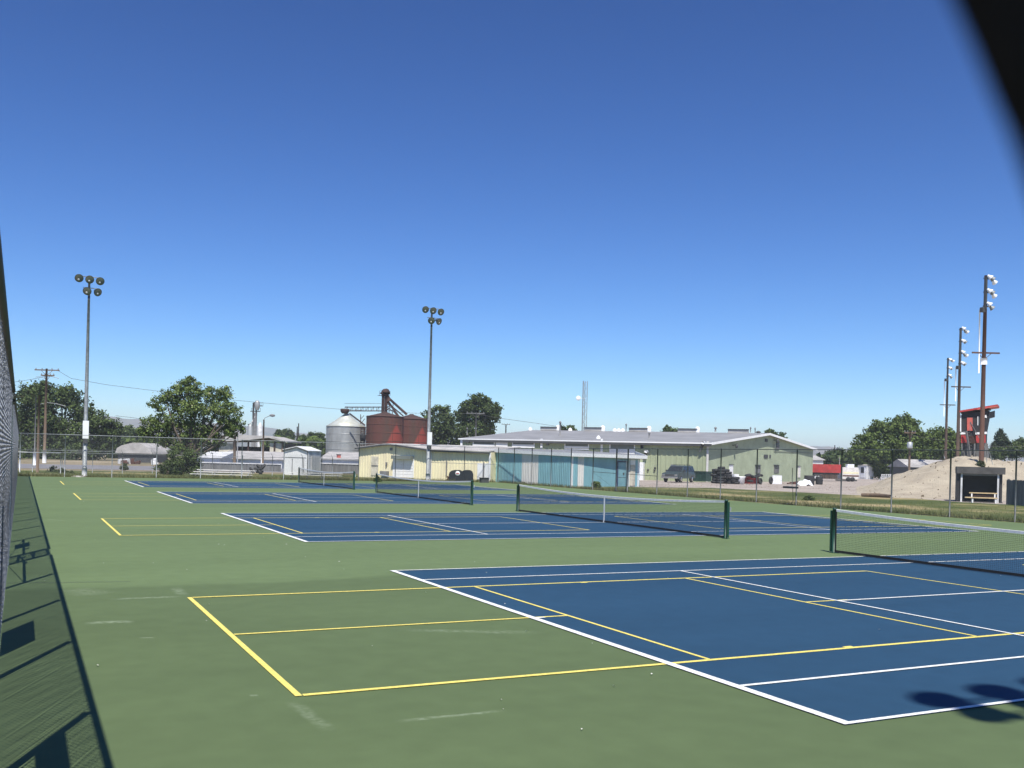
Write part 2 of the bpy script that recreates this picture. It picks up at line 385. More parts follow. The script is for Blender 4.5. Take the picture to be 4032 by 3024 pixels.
# ------------------------------------------------------------------ court paint
FT = .3048; X0, Y0 = 6.1315, 5.8753; YS = [0, 16.885, 34.206, 51.183]; CW, CL = 36*FT, 78*FT
PU, PV = -3.962, 2.489
def line(mb_, x0, x1, y0, y1, z): mb_.add([(x0,y0,z),(x1,y0,z),(x1,y1,z),(x0,y1,z)], [(0,1,2,3)])
for i, yo in enumerate(YS):
    y = Y0+yo
    o = struct('tennis_court', MB().add([(X0, y, .004), (X0+CL, y, .004), (X0+CL, y+CW, .004), (X0, y+CW, .004)], [(0,1,2,3)]), 'blue_court')
    yl = MB(); z = .008
    for mir in (0, 1):
        fx = (lambda u: X0+u) if not mir else (lambda u: X0+CL-u)
        def hl_(u0, u1, v, wd, zz=z):
            a, b = sorted((fx(u0), fx(u1))); line(yl, a, b, y+v-wd/2, y+v+wd/2, zz)
        def vl_(u, v0, v1, wd, zz=z):
            line(yl, fx(u)-wd/2, fx(u)+wd/2, y+v0, y+v1, zz)
        W20 = 20*FT; e = .02
        vl_(PU+.06, PV-e, PV+W20+e, .062 if not mir else .056)
        vl_(PU+44*FT, PV-e, PV+W20+e, .05)
        for v in (PV, PV+W20): hl_(PU+.10, PU+44*FT-.025, v, .068)
        for u in (15*FT, 29*FT): vl_(PU+u, PV+.025, PV+W20-.025, .05)
        hl_(PU+.10, PU+15*FT-.025, PV+10*FT, .056)
        hl_(PU+29*FT+.025, PU+29*FT+.9, PV+10*FT, .05)
        hl_(PU+22*FT-.13, PU+22*FT+.0, PV+.06, .05); hl_(PU+22*FT-.13, PU+22*FT+.0, PV+W20-.06, .05)
    a = tag(yl.build('yellow_lines', 'yellow_line', o, False))
    wl = MB(); z = .012
    line(wl, X0, X0+.10, y, y+CW, z); line(wl, X0+CL-.10, X0+CL, y, y+CW, z)
    for v in (0, CW-.055): line(wl, X0+.10, X0+CL-.10, y+v, y+v+.055, z)
    for v in (4.5*FT, CW-4.5*FT-.055): line(wl, X0+.10, X0+CL-.10, y+v, y+v+.055, z)
    for u in (18*FT, CL-18*FT-.055): line(wl, X0+u, X0+u+.055, y+4.5*FT+.055, y+CW-4.5*FT-.055, z)
    line(wl, X0+18*FT+.055, X0+CL-18*FT-.055, y+CW/2-.0275, y+CW/2+.0275, z)
    for xx in (X0+.10, X0+CL-.10-.12): line(wl, xx, xx+.12, y+CW/2-.0275, y+CW/2+.0275, z)
    wl.build('white_lines', 'white_line', o, False)
# overhead wire's shadow, painted as a thin dark strip on the slab
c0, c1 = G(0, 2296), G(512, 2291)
wsh = MB()
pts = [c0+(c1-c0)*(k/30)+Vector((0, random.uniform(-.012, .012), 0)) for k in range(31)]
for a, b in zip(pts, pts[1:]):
    wsh.add([(a.x, a.y-.009, .004), (b.x, b.y-.009, .004), (b.x, b.y+.009, .004), (a.x, a.y+.009, .004)], [(0,1,2,3)])
struct('wire_shadow_strip', wsh, 'dark_grey')

# ================================================================== FENCES
def link_mesh(wd, h, w_=.071, r=.0019, barbs=True):
    mb_ = MB(); half = w_/2; npk = int(round(wd/half)); step = wd/npk; nz = int(h/half)
    for k in range(npk):
        pts = []; jy, jx = random.uniform(-.006, .006), random.uniform(-.003, .003)
        for j in range(nz+1):
            s_ = (j+k) % 2
            pts.append(((0.0055 if s_ else -.0055)+jx+.002*math.sin(j*.21+k), (k+s_)*step+(.002 if s_ else -.002)+jy, j*half+.02+.004*math.sin(k*.9)))
        if barbs:
            x, y, z = pts[-1]
            pts.append((x+random.uniform(-.006, .02), y+random.uniform(-.015, .015), z+.03))
        # 3-sided wire
        vs, fs = [], []
        for x, y, z in pts:
            vs += [(x-r, y, z), (x+r*.8, y-r, z), (x+r*.8, y+r, z)]
        for j in range(len(pts)-1):
            for q in range(3): fs.append((j*3+q, j*3+(q+1) % 3, (j+1)*3+(q+1) % 3, (j+1)*3+q))
        mb_.add(vs, fs)
    return mb_
MESHCACHE = {}
def mesh_bay(parent, a, b, z0, h, m, r=.0019, name='mesh_panel'):
    """chain-link bay between two posts; the mesh data is shared by bays of equal size"""
    a, b = Vector((*a, 0)), Vector((*b, 0)); wd = (b-a).length
    key = (round(h, 2), m, r)
    if key not in MESHCACHE:
        ob = link_mesh(3.1, h, w_=.09 if m == 'wire' else .071, r=r).build('mesh_panel', m); me = ob.data; bpy.data.objects.remove(ob); MESHCACHE[key] = me
    o = bpy.data.objects.new(name, MESHCACHE[key]); COL.objects.link(o); o.parent = parent
    d = b-a; o.location = a-parent.location+Vector((0, 0, z0)); o.rotation_euler = (0, 0, math.atan2(d.y, d.x)-math.pi/2)
    o.scale = (1, wd/3.1, 1)
    return o
HF = 3.12
def post(parent, x, y, h=HF, r=.03, m='galv', name='post'):
    p = MB().tube([(x, y, -.1), (x, y, h)], r, 8); p.lathe((x, y, h), [(r*1.15, 0), (r*1.15, .02), (r*.6, .05), (0, .06)], 8)
    return p.build(name, m, parent)
# left fence
lf = thing('chain_link_fence', 'tall galvanised chain link fence running close along the left edge', 'fence', (LX, 3, 0))
def lx(y): return LX+.012
ys = [-2.6, .4, 3.52, 6.65, 9.79, 12.98, 16.05, 19.26, 20.45, 23.75]+[23.75+3.12*k for k in range(1, 17)]
ys[-1] = FY
for y in ys: post(lf, lx(y)-.062, y, HF, .04 if y not in (19.26, 20.45) else .055)
tr = MB(); ty = [y for y in ys if y <= 19.26]; ty2 = [y for y in ys if y >= 20.45]
for seg in (ty, [19.26, 20.45], ty2): 
    zt = HF if len(seg) > 2 else HF-.16
    tr.tube([(lx(y)+.002, y, zt-.03) for y in seg], .031, 8)
tr.build('top_rail', 'charcoal', lf)  # near-black colour stands in for the rail's shaded side
for a, b in zip(ys, ys[1:]): mesh_bay(lf, (lx(a)-.02, a), (lx(b)-.02, b), .02, 3.15, 'wire', .0030)
br = MB()
for a, b in ((16.05, 19.26), (20.45, 23.75)): br.tube([(LX-.03, a, 1.22), (LX-.03, b, 1.22)], .024, 8)
br.build('brace_rail', 'galv', lf)
tb = MB(); tb.tube([(LX-.03, 16.2, 1.15), (LX-.03, 19.2, .1)], .007, 5); tb.tube([(LX-.03, 23.6, 1.15), (LX-.03, 20.5, .1)], .007, 5); tb.build('truss_rod', 'galv', lf)
gt = MB()
for z in (.78, 1.95): gt.tube([(LX-.03, 19.3, z-.05), (LX-.03, 20.41, z+.08)], .024, 6)
gt.tube([(LX-.03, 19.35, 1.2), (LX-.03, 20.4, .85)], .02, 6); gt.tube([(LX-.03, 19.35, 2.0), (LX-.03, 20.4, 1.72)], .02, 6)
gt.build('gate_brace', 'galv', lf)
for (y0, y1, z0, z1) in ((10.75, 12.1, .4, 1.82), (4.4, 6.62, 1.6, 2.5), (21.8, 22.75, .74, 1.95), (21.3, 21.5, 1.4, 1.9), (19.7, 19.9, 1.2, 1.57), (18.6, 18.9, 1.4, 1.66)):
    MB().box(LX-.085, LX-.078, y0, y1, z0, z1).build('sign_panel', 'grey', lf)
# far fence
ff = thing('chain_link_fence', 'tall chain link fence along the far end of the courts before the bleachers', 'fence', (2.7, FY, 0))
pxs = [257, 443, 618, 792, 953, 1119, 1268, 1414, 1558, 1696, 1829, 1958]
fxs = [LX]+[A(px, 80).x/A(px, 80).y*FY for px in pxs[:-1]]+[FX]
for i, x in enumerate(fxs[1:]):
    post(ff, x, FY, 3.0, .034, 'galv' if i < 6 else 'post_dark')
tr = MB(); tr.tube([(x, FY, 3.0) for x in fxs], .022, 8); tr.build('top_rail', 'galv', ff)
for a, b in zip(fxs, fxs[1:]): mesh_bay(ff, (a, FY-.04), (b, FY-.04), .03, 2.93, 'wire_dull', .0012)
MB().tube([(fxs[-3], FY, 1.6), (fxs[-1], FY, 1.55)], .02, 6).build('brace_rail', 'galv', ff)
MB().tube([(fxs[0], FY, 1.85), (fxs[2], FY, 1.85)], .02, 6).build('brace_rail', 'galv', ff)
# right fence
rf = thing('chain_link_fence', 'tall dark posted chain link fence along the right side before the grass', 'fence', (FX, 40, 0))
rpx = [2025, 2095, 2171, 2249, 2336, 2428, 2473, 2589, 2709, 2839, 2981, 3138, 3314, 3513, 3743, 4001]
rys = [FY]+[A(px, 80).y/A(px, 80).x*FX for px in rpx]
while rys[-1] > 4: rys.append(rys[-1]-3.15)
for i, y in enumerate(rys[1:]): post(rf, FX, y, 2.98, .036 if i not in (5, 6) else .05, 'post_dark')
tr = MB(); tr.tube([(FX, y, 2.98) for y in rys], .022, 8); tr.build('top_rail', 'post_dark', rf)
bt = MB(); bt.tube([(FX, y, .03) for y in rys], .012, 5); bt.build('bottom_rail', 'post_dark', rf)
for a, b in zip(rys, rys[1:]): mesh_bay(rf, (FX+.04, a), (FX+.04, b), .03, 2.93, 'wire_dull', .0012)
br = MB(); br.tube([(FX, rys[5], 1.3), (FX, rys[6], 1.25)], .02, 6); br.tube([(FX, rys[7], 1.25), (FX, rys[8], 1.2)], .02, 6)
br.tube([(FX, rys[5]-.1, 1.25), (FX, rys[6]+.1, .15)], .006, 5); br.build('brace_rail', 'post_dark', rf)
gt = MB(); ya, yb = rys[6]-.09, rys[7]+.09
gt.tube([(FX-.06, ya, .08), (FX-.06, ya, 2.12), (FX-.06, yb, 2.12), (FX-.06, yb, .08), (FX-.06, ya, .08)], .02, 6)
gt.tube([(FX-.06, ya, 1.0), (FX-.06, yb, 1.0)], .018, 6); gt.build('gate', 'post_dark', rf)
MB().tube([(FX, ya, 2.25), (FX, yb, 2.25)], .02, 6).build('gate_header', 'post_dark', rf)

# low fence beyond, with outward barbed-wire arms
y2 = 88
lo = thing('low_fence', 'lower chain link fence with angled wire arms behind the white shed and bleachers', 'fence', (10, y2, 0))
xs2 = [A(px, 80).x/A(px, 80).y*y2 for px in range(130, 1880, 118)]
for x in xs2:
    q = MB(); q.tube([(x, y2, -.1), (x, y2, 1.75)], .03, 6); q.tube([(x, y2, 1.75), (x-.16, y2-.1, 2.02)], .015, 5); q.build('post', 'galv', lo)
MB().tube([(x, y2, 1.65) for x in xs2], .02, 6).build('top_rail', 'galv', lo)
q = MB()
for k in range(3): q.tube([(x-.04*(k+1.3), y2-.03*(k+1), 1.80+.07*k) for x in xs2], .004, 4)
q.build('barbed_wire', 'galv', lo)
for a, b in zip(xs2, xs2[1:]): mesh_bay(lo, (a, y2-.03), (b, y2-.03), .03, 1.6, 'wire_dull', .0012)
# pipe barrier beside the fence corner, far left
pb = thing('pipe_barrier', 'white pipe rail on short posts at the far left corner of the fence', 'barrier', (LX, FY+3, 0))
qa, qb = A(80, 78), A(241, 77)
q = MB(); q.tube([qa+Vector((-.6, 0, 1.62)), qb+Vector((0, 0, 1.62))], .03, 8); q.build('rail', 'galv_light', pb)
for pt_, hh in ((qa, 3.0), (qa+Vector((-.45, .2, 0)), 1.9), (qb, 1.62)):
    MB().tube([pt_, pt_+Vector((0, 0, hh))], .04 if hh < 3 else .05, 8).build('post', 'galv_light' if hh > 1.7 else 'galv', pb)

# ================================================================== TENNIS NETS
NX = X0+CL/2; y_a, y_b = -3*FT, CW+3*FT; NW = y_b-y_a
def ntop(t): return 1.07-.156*(1-(2*t-1)**2)**1.0
net = thing('tennis_net', 'x', 'tennis net', (NX, Y0+y_a, 0), 'tennis nets on the four courts')
mesh = MB(); rr_ = .0017; ny = int(NW/.045)
def sq(mb_, pts, r):
    vs, fs = [], []
    for x, y, z, dx, dz in pts:
        vs += [(x-r, y, z), (x, y+r*dx, z+r*dz), (x+r, y, z), (x, y-r*dx, z-r*dz)]
    for j in range(len(pts)-1):
        for q in range(4): fs.append((j*4+q, j*4+(q+1) % 4, (j+1)*4+(q+1) % 4, (j+1)*4+q))
    mb_.add(vs, fs)
for k in range(1, ny):
    y = .06+(NW-.12)*k/ny; sq(mesh, [(0, y, .06, 1, 0), (0, y, ntop(y/NW)-.04, 1, 0)], rr_)
for j in range(1, 22):
    sq(mesh, [(0, .06+(NW-.12)*q/16, .06+(ntop(q/16)-.10)*j/22, 0, 1) for q in range(17)], rr_)
mesh.build('net_mesh', 'net_black', net, False)
hb = MB()
for x in (-.011, .007): hb.add([p for q in range(17) for p in ((x, .06+(NW-.12)*q/16, ntop(q/16)-.05), (x, .06+(NW-.12)*q/16, ntop(q/16)))], [(2*q, 2*q+2, 2*q+3, 2*q+1) for q in range(16)])
hb.tube([(0, .06+(NW-.12)*q/16, ntop(q/16)) for q in range(17)], .012, 6); hb.build('headband', 'net_white', net, False)
bb = MB(); bb.box(-.012, .012, .05, NW-.05, .02, .075); bb.build('bottom_band', 'net_black', net, False)
for y in (.05, NW-.05): MB().box(-.012, .012, y-.02, y+.02, .02, 1.05).build('side_band', 'net_black', net, False)
MB().box(-.014, .014, NW/2-.027, NW/2+.027, 0.0, .925).build('centre_strap', 'net_white', net, False)
for y, s_ in ((0, 1), (NW, -1)):
    pp = MB(); pp.tube([(0, y, 0), (0, y, 1.07)], .048, 12); pp.lathe((0, y, 1.07), [(.052, 0), (.052, .02), (.03, .04), (0, .045)], 12)
    pp.box(-.035, .035, y-.085*s_-.02, y-.085*s_+.02, .03, 1.04); pp.box(-.07, .07, y-.1, y+.07, 0.0, .012)
    po = pp.build('post', 'net_green', net, False)
    MB().box(.035, .07, y-.1*s_-.03, y-.1*s_+.03, .78, .9).build('winder', 'galv_light', po, False)
nets = [net]
for i, (yo, lab) in enumerate(zip(YS, ['nearest tennis net, cut by the right edge of the picture', 'second tennis net from the camera, dark green post standing on the green strip',
                                      'third tennis net from the camera, in front of the yellow building', 'farthest tennis net, smallest one, in front of the white shed'])):
    o = net if i == 0 else copy_tree(net)
    o.location = (NX, Y0+yo+y_a, 0); o['label'] = lab

# ================================================================== COURT LIGHT POLES
def lamp_set(root, top, sp=.70):
    """five round floodlights facing -Y: three on the upper arm, two on the lower"""
    arm = MB(); arm.tube([(-sp-.1, 0, top-.12), (sp+.1, 0, top-.12)], .03, 8); arm.tube([(-.4, 0, top-.92), (sp*.85, 0, top-.92)], .03, 8)
    arm.build('cross_arm', 'galv', root, False)
    spots = [(-sp, top-.30, 0), (0, top-.33, .05), (sp, top-.38, .12), (-.13, top-1.18, -.25), (sp*.78, top-1.20, .5)]
    for x, z, yaw in spots:
        ax = Vector((math.sin(yaw), -math.cos(yaw), -.42)).normalized()
        c = Vector((x, -.25, z))
        hsg = MB(); hsg.lathe(c, [(0, -.36), (.09, -.35), (.12, -.2), (.20, -.12), (.275, -.02), (.30, .06), (.30, .075), (.285, .075)], 18, ax)
        hsg.bar(c-ax*.2, Vector((x, 0, z+.2)), .05)
        ho = hsg.build('floodlight', 'lamp_rim', root, False)
        ln = MB(); ln.lathe(c, [(.288, .055), (.2, .085), (.1, .10), (0, .105)], 18, ax); ln.build('lens', 'lens', ho, False)
        bl = MB(); bl.lathe(c+ax*.09+Vector((-.03, 0, -.09)), [(.07, .012), (.05, .03), (0, .035)], 10, ax); bl.build('bulb', 'white_dirty', ho, False)
def light_pole(label, x, y, top, group, flip=False, sp=.70):
    r = thing('light_pole', label, 'light pole', (x, y, 0), group, math.pi if flip else 0)
    MB().tube([(0,0,-.2),(0,0,top*.45),(0,0,top-.1)], [.16, .125, .075], 12).build('pole', 'galv', r, False)
    MB().tube([(0,0,top-2.4),(0,0,top-1.5)], .085, 12).build('painted_band', 'blue_steel', r, False)
    MB().tube([(0,0,-.05),(0,0,.65)], .175, 12).build('base_sleeve', 'white_dirty', r, False)
    lamp_set(r, top, sp)
    return r
p1 = light_pole('tall steel court light pole at the left with five round floodlights', A(335, 80).x/A(335, 80).y*(FY+.75), FY+.75, 14.6, 'court light poles')
p2 = light_pole('tall steel court light pole in front of the red rusted silos', A(1686, 80).x/A(1686, 80).y*(FY+.75), FY+.75, 14.75, 'court light poles')
p3 = light_pole('court light pole just outside the frame whose lamps shade the blue court', 5.22, -1.95, 14.45, 'court light poles', True, .82)
for p, px in ((p1, 345), (p2, 1690)):
    d = fw.x*p.location.x+fw.y*p.location.y; z0, z1 = Z(px, 1727 if p is p1 else 1752, d), Z(px, 1657 if p is p1 else 1702, d)
    MB().box(-.2, .2, -.26, -.14, z0, z1).build('panel_box', 'white', p, False)
    MB().box(-.15, .15, -.24, -.14, z0-.35, z0-.02).build('bracket', 'dark_grey', p, False)

# ================================================================== BUILDINGS
def bld(name, label, cat, pt_): return thing(name, label, cat, (pt_[0], pt_[1], 0))
def XY(p): return (p.x, p.y)
def addz(p, z): return Vector((p[0], p[1], z))

# ---- big sage green building
Cn, Ln, Rn = A(2786, 110), A(1815, 121), A(3200, 132)
Bk = Ln+Rn-Cn
he = Z(2786, 1746, 110); hr = Z(3024, 1710, 121)
gb = bld('green_building', 'long sage green metal building with low grey gable roof beyond the courts', 'building', Cn)
wl = Wall(Cn, Ln); wg = Wall(Cn, Rn)
q = MB(); wl.rib(q, 0, wl.len, -.1, lambda s: he, .6, .05); q.build('long_wall', 'sage', gb)
q = MB(); mid = wg.len/2
q.prism([wg.pt(0, -.1), wg.pt(wg.len, -.1), wg.pt(wg.len, he), wg.pt(mid, hr), wg.pt(0, he)], -wg.n*.2); q.build('gable_wall', 'sage_wall', gb)
q = MB(); q.prism([addz(Rn, -.1), addz(Bk, -.1), addz(Bk, he), addz(Rn, he)], (0.2, .2, 0)); q.prism([addz(Ln, -.1), addz(Bk, -.1), addz(Bk, he), addz((Ln+Bk)/2, hr), addz(Ln, he)], (.1, .1, 0)); q.build('back_wall', 'sage', gb)
m0, m1 = (Cn+Rn)/2, (Ln+Bk)/2; ov = wg.n*.55; oe = wl.n*.45
q = MB()
def roofslab(mb_, a, b, c, d, th=.12): mb_.prism([a, b, c, d], (0, 0, th))
de = (hr-he)/mid*.45
roofslab(q, addz(Cn+ov+oe, he-de), addz(Ln+oe-ov*.5, he-de), addz(m1-ov*.5, hr), addz(m0+ov, hr))
roofslab(q, addz(m0+ov, hr), addz(m1-ov*.5, hr), addz(Bk-oe-ov*.5, he-de), addz(Rn+ov-oe, he-de)); rfo = q.build('roof', 'roof_grey', gb)
q = MB(); g0, g1, g2 = Cn+ov+oe, m0+ov, Rn+ov-oe
q.obox(addz(g0, he-de-.12), addz(g1, hr-.12)-addz(g0, he-de-.12), wg.n*.05, (0,0,.27)); q.obox(addz(g1, hr-.12), addz(g2, he-de-.12)-addz(g1, hr-.12), wg.n*.05, (0,0,.27))
q.obox(addz(Cn+oe+ov, he-de-.02), addz(Ln+oe-ov*.5, he-de-.02)-addz(Cn+oe+ov, he-de-.02), wl.n*.05, (0,0,.13))
q.build('fascia', 'white', rfo)
q = MB(); q.obox(addz(Cn+oe*.93+ov*.9, he-de-.3), (Ln-Cn)*1.0, wl.n*.05, (0,0,.27)); q.build('gutter', 'dark_grey', gb)
for x0 in (2786, 2133, 2370, 1818):
    q = MB(); wl.pbox(q, x0-4, 1738 if x0 > 2500 else 1728, x0+4, 1795 if x0 != 2786 else 1900, .06, .16); q.build('downpipe', 'white' if x0 != 2786 else 'offwhite', gb)
# clerestory windows: white frame, grey awning pane
for (x0, y0, x1, y1) in [(1862, 1735, 1949, 1762), (2017, 1736, 2106, 1763), (2223, 1742, 2320, 1772), (2400, 1748, 2501, 1785)]:
    q = MB(); wl.pbox(q, x0, y0, x1, y1, .05, .10); f = q.build('window', 'white', gb)
    q = MB(); h2 = (y1-y0); wl.pbox(q, x0+5, y0+3, x1-4, y0+h2*.52, .10, .13); q.build('pane', 'awning', f)
q = MB(); wl.pbox(q, 1953, 1737, 2000, 1768, .05, .12); q.build('panel', 'white', gb)
q = MB(); wl.pbox(q, 2400, 1770, 2500, 1792, .05, .12); q.build('panel', 'white', gb)
for x, y in ((1844, 1738), (2158, 1747), (2529, 1757), (2528, 1759)):
    q = MB(); wl.pbox(q, x-4, y-5, x+5, y+7, .05, .35); q.build('wall_lamp', 'dark_grey', gb)
# exhaust hoods on the long wall
for x, y in ((2548, 1780), (2771, 1746)):
    s_, z_ = wl.sz(x, y); q = MB(); q.tube([wl.pt(s_, z_+.05, .1), wl.pt(s_, z_+.05, .75)], .2, 10); o = q.build('exhaust_hood', 'white', gb)
    q = MB(); q.tube([wl.pt(s_, z_-.05, .62), wl.pt(s_+.35, z_-.95, .4)], [.2, .1], 8); q.build('hood_louvre', 'dark_grey', o)
q = MB(); wl.pbox(q, 2517, 1820, 2539, 1890, .05, .9); q.build('utility_box', 'white', gb)
for x, y in ((2552, 1850), (2578, 1851), (2580, 1842)):
    s_, z_ = wl.sz(x, y); q = MB(); q.lathe(wl.pt(s_, z_, .05), [(0, .1), (.12, .1), (.12, 0)], 10, wl.n); q.build('meter', 'dark_grey', gb)
# gable items
for (x0, y0, x1, y1, mm, nm) in [(2871, 1830, 2885, 1868, 'white', 'door'), (2973, 1832, 2993, 1862, 'grey', 'window'), (3047, 1832, 3066, 1862, 'timber_grey', 'window'),
                                 (3012, 1728, 3021, 1740, 'dark_grey', 'vent'), (3056, 1741, 3067, 1771, 'timber_grey', 'loft_door'),
                                 (3007, 1790, 3022, 1804, 'dark_grey', 'vent'), (3029, 1791, 3034, 1803, 'dark_grey', 'vent'), (3141, 1836, 3150, 1880, 'offwhite', 'door')]:
    q = MB(); wg.pbox(q, x0, y0, x1, y1, .0, .07); f = q.build(nm, mm, gb)
    if nm in ('window', 'loft_door'):
        q = MB(); wg.pbox(q, x0+2, y0+2, x1-2, y0+(y1-y0)*.45, .07, .09); q.build('pane', 'glass', f)
    if nm in ('window', 'door', 'loft_door'):
        q = MB(); wg.pbox(q, x0-1, y0-2, x1+1, y0-.5, .0, .16); q.build('lintel', 'dark_grey', f)
for x, y in ((2884, 1758), (3046, 1738)):
    s_, z_ = wg.sz(x, y); q = MB(); q.bar(wg.pt(s_, z_+.15, .0), wg.pt(s_+.1, z_+.2, .5), .08); q.lathe(wg.pt(s_+.1, z_-.2, .5), [(.1, 0), (.16, .2), (.1, .5), (0, .55)], 8); q.build('wall_lamp', 'dark_grey', gb)
q = MB(); s_, z_ = wg.sz(3046, 1776); s2, z2 = wg.sz(3196, 1784); q.tube([wg.pt(s_, z_+.9, .06), wg.pt(s_, z_, .06), wg.pt(s2, z2, .06)], .03, 5); q.build('conduit', 'grey', gb)
# roof furniture
def onroof(px, py):  # intersect camera ray with near roof slope, fall back to the ridge line
    a, b, c = addz(Cn, he), addz(Ln, he), addz(m0, hr); nn = (b-a).cross(c-a).normalized(); v = ray(px, py); t = (a-CAM).dot(nn)/v.dot(nn); return CAM+v*t
def onridge(px):
    v = ray(px, 1700); r_ = (m1-m0); k = (v.x*m0.y-v.y*m0.x)/(v.y*r_.x-v.x*r_.y); return addz(m0+r_*k, hr)
for (xa, xb) in [(2130, 2196), (2303, 2372), (2478, 2552), (2670, 2748), (2867, 2948)]:
    a, b = onridge(xa), onridge(xb); q = MB(); q.obox(a-wl.n*.3+Vector((0,0,.12)), b-a, wl.n*.6, (0,0,.38)); o = q.build('ridge_vent', 'roof_pale', rfo)
    q = MB(); q.obox(a-wl.n*.42+Vector((0,0,.5)), b-a, wl.n*.84, (0,0,.09)); q.build('vent_cap', 'dark_grey', o)
for px in (2197, 2373, 2555, 2746):
    a = onridge(px); q = MB(); q.lathe(a+Vector((0,0,.1)), [(.32, 0), (.34, .35), (.28, .6), (.15, .72), (0, .75)], 12); q.build('turbine_vent', 'white', rfo)
for px, py in ((2245, 1694), (2420, 1699), (2436, 1698), (2452, 1700), (2356, 1728), (2088, 1697)):
    a = onroof(px, py+3) if py > 1710 else onridge(px); q = MB(); q.lathe(a+Vector((0,0,.05)), [(.3, 0), (.25, .25), (.1, .42), (0, .45)], 10); q.build('roof_cap', 'white', rfo)
for px, yb_, yt, r_ in ((2204, 1719, 1660, .09), (2465, 1700, 1670, .07), (2556, 1728, 1702, .09), (2817, 1700, 1683, .11), (2955, 1703, 1683, .06), (2973, 1705, 1686, .06), (2207, 1716, 1662, .05), (2986, 1706, 1699, .2), (1839, 1712, 1685, .06)):
    a = onroof(px, yb_); d_ = (a-CAM).dot(fw); q = MB(); h_ = (yb_-yt)/FPX*d_
    q.tube([a, a+Vector((0,0,h_))], r_, 8); q.lathe(a+Vector((0,0,h_-.15)), [(r_*1.7, 0), (r_*1.8, .1), (0, .25)], 8); q.build('flue_pipe', 'grey' if px != 2986 else 'dark_grey', rfo)

# ---- yellow building
YA, YB, YC = A(1414, 91), A(1697, 87), A(1933, 84.5)
yb = bld('yellow_building', 'pale yellow corrugated metal building with white roll door', 'building', YB)
w1, w2 = Wall(YA, YB), Wall(YB, YC)
h0, h1, hp, h2 = Z(1414, 1765, 91), Z(1695, 1772, 87), Z(1535, 1750, 89), Z(1933, 1781, 84.5)
mid = w1.sz(1535, 1800)[0]
q = MB(); w1.rib(q, 0, w1.len, -.1, lambda s: (h0+(hp-h0)*s/mid) if s < mid else (hp+(h1-hp)*(s-mid)/(w1.len-mid)), .3, .035); q.build('gable_wall', 'cream', yb)
q = MB(); w2.rib(q, 0, w2.len, -.1, lambda s: h1+(h2-h1)*s/w2.len, .3, .035); q.build('long_wall', 'cream', yb)
back = -w1.n*9
q = MB(); q.prism([addz(YA, -.1), addz(YA+back, -.1), addz(YA+back, h0), addz(YA, h0)], (.05, 0, 0)); q.prism([addz(YC, -.1), addz(YC+back, -.1), addz(YC+back, h2), addz(YC, h2)], (.05, 0, 0)); q.build('back_wall', 'cream', yb)
pk = w1.pt(mid, 0); e1 = w1.n*.35; e2 = w2.n*.35
q = MB(); roofslab(q, addz(YA+e1-w1.d*.25, h0+.02), addz(pk+e1, hp+.03), addz(pk+back, hp+.03), addz(YA+back-w1.d*.25, h0+.02), .08)
bR = YC+back
roofslab(q, addz(pk+e1, hp+.03), addz(YB+e1+w1.d*.1+e2*.6, h1+.02), addz(YC+e2, h2+.02), addz(YC+back*.6, hp-.0), .08)
q.add([addz(pk+e1, hp+.07), addz(YC+back*.6, hp+.07), addz(pk+back, hp+.07)], [(0,1,2)])
rfo = q.build('roof', 'roof_pale', yb)
q = MB(); q.bar(addz(YA+e1*1.02-w1.d*.25, h0-.03), addz(pk+e1*1.02, hp-.0), .05, .14); q.bar(addz(pk+e1*1.02, hp), addz(YB+e1*1.02+w1.d*.1+e2*.6, h1-.03), .05, .14)
q.bar(addz(YB+e2*1.02, h1-.06), addz(YC+e2*1.02, h2-.06), .05, .14); q.build('fascia', 'dark_grey', rfo)
q = MB(); w1.pbox(q, 1548, 1793, 1631, 1880, .02, .06); dd = q.build('roll_door', 'white', yb)
q = MB(); w1.pbox(q, 1553, 1794, 1630, 1808, .06, .55); q.build('door_hood', 'awning', dd)
q = MB()
for x in (1590,): w1.pbox(q, x-1, 1810, x+1, 1878, .06, .08)
for k in range(5): w1.pbox(q, 1556, 1818+k*12, 1628, 1819+k*12, .06, .075)
q.build('door_ribs', 'offwhite', dd)
q = MB(); w1.pbox(q, 1463, 1797, 1491, 1872, .035, .07); dd = q.build('door', 'cream_dirty', yb)
q = MB(); w1.pbox(q, 1465, 1832, 1490, 1835, .07, .10); q.build('bar', 'timber_grey', dd)
q = MB(); w1.pbox(q, 1537, 1763, 1547, 1774, .03, .1); q.build('vent', 'grey', yb)
q = MB(); w1.pbox(q, 1521, 1820, 1526, 1836, .03, .14); q.build('meter', 'grey', yb)
q = MB(); w1.pbox(q, 1508, 1855, 1533, 1871, .03, .5); q.build('wall_unit', 'grey', yb)
q = MB(); w2.pbox(q, 1694, 1775, 1700, 1890, .03, .1); w2.pbox(q, 1926, 1782, 1933, 1896, .03, .1); q.build('corner_trim', 'white', yb)
q = MB(); w2.pbox(q, 1881, 1824, 1924, 1888, .03, .09); q.build('white_panel', 'white', yb)
q = MB(); w2.pbox(q, 1904, 1820, 1909, 1895, .1, .18); w2.pbox(q, 1757, 1816, 1761, 1875, .04, .1); q.build('wall_pipe', 'grey', yb)

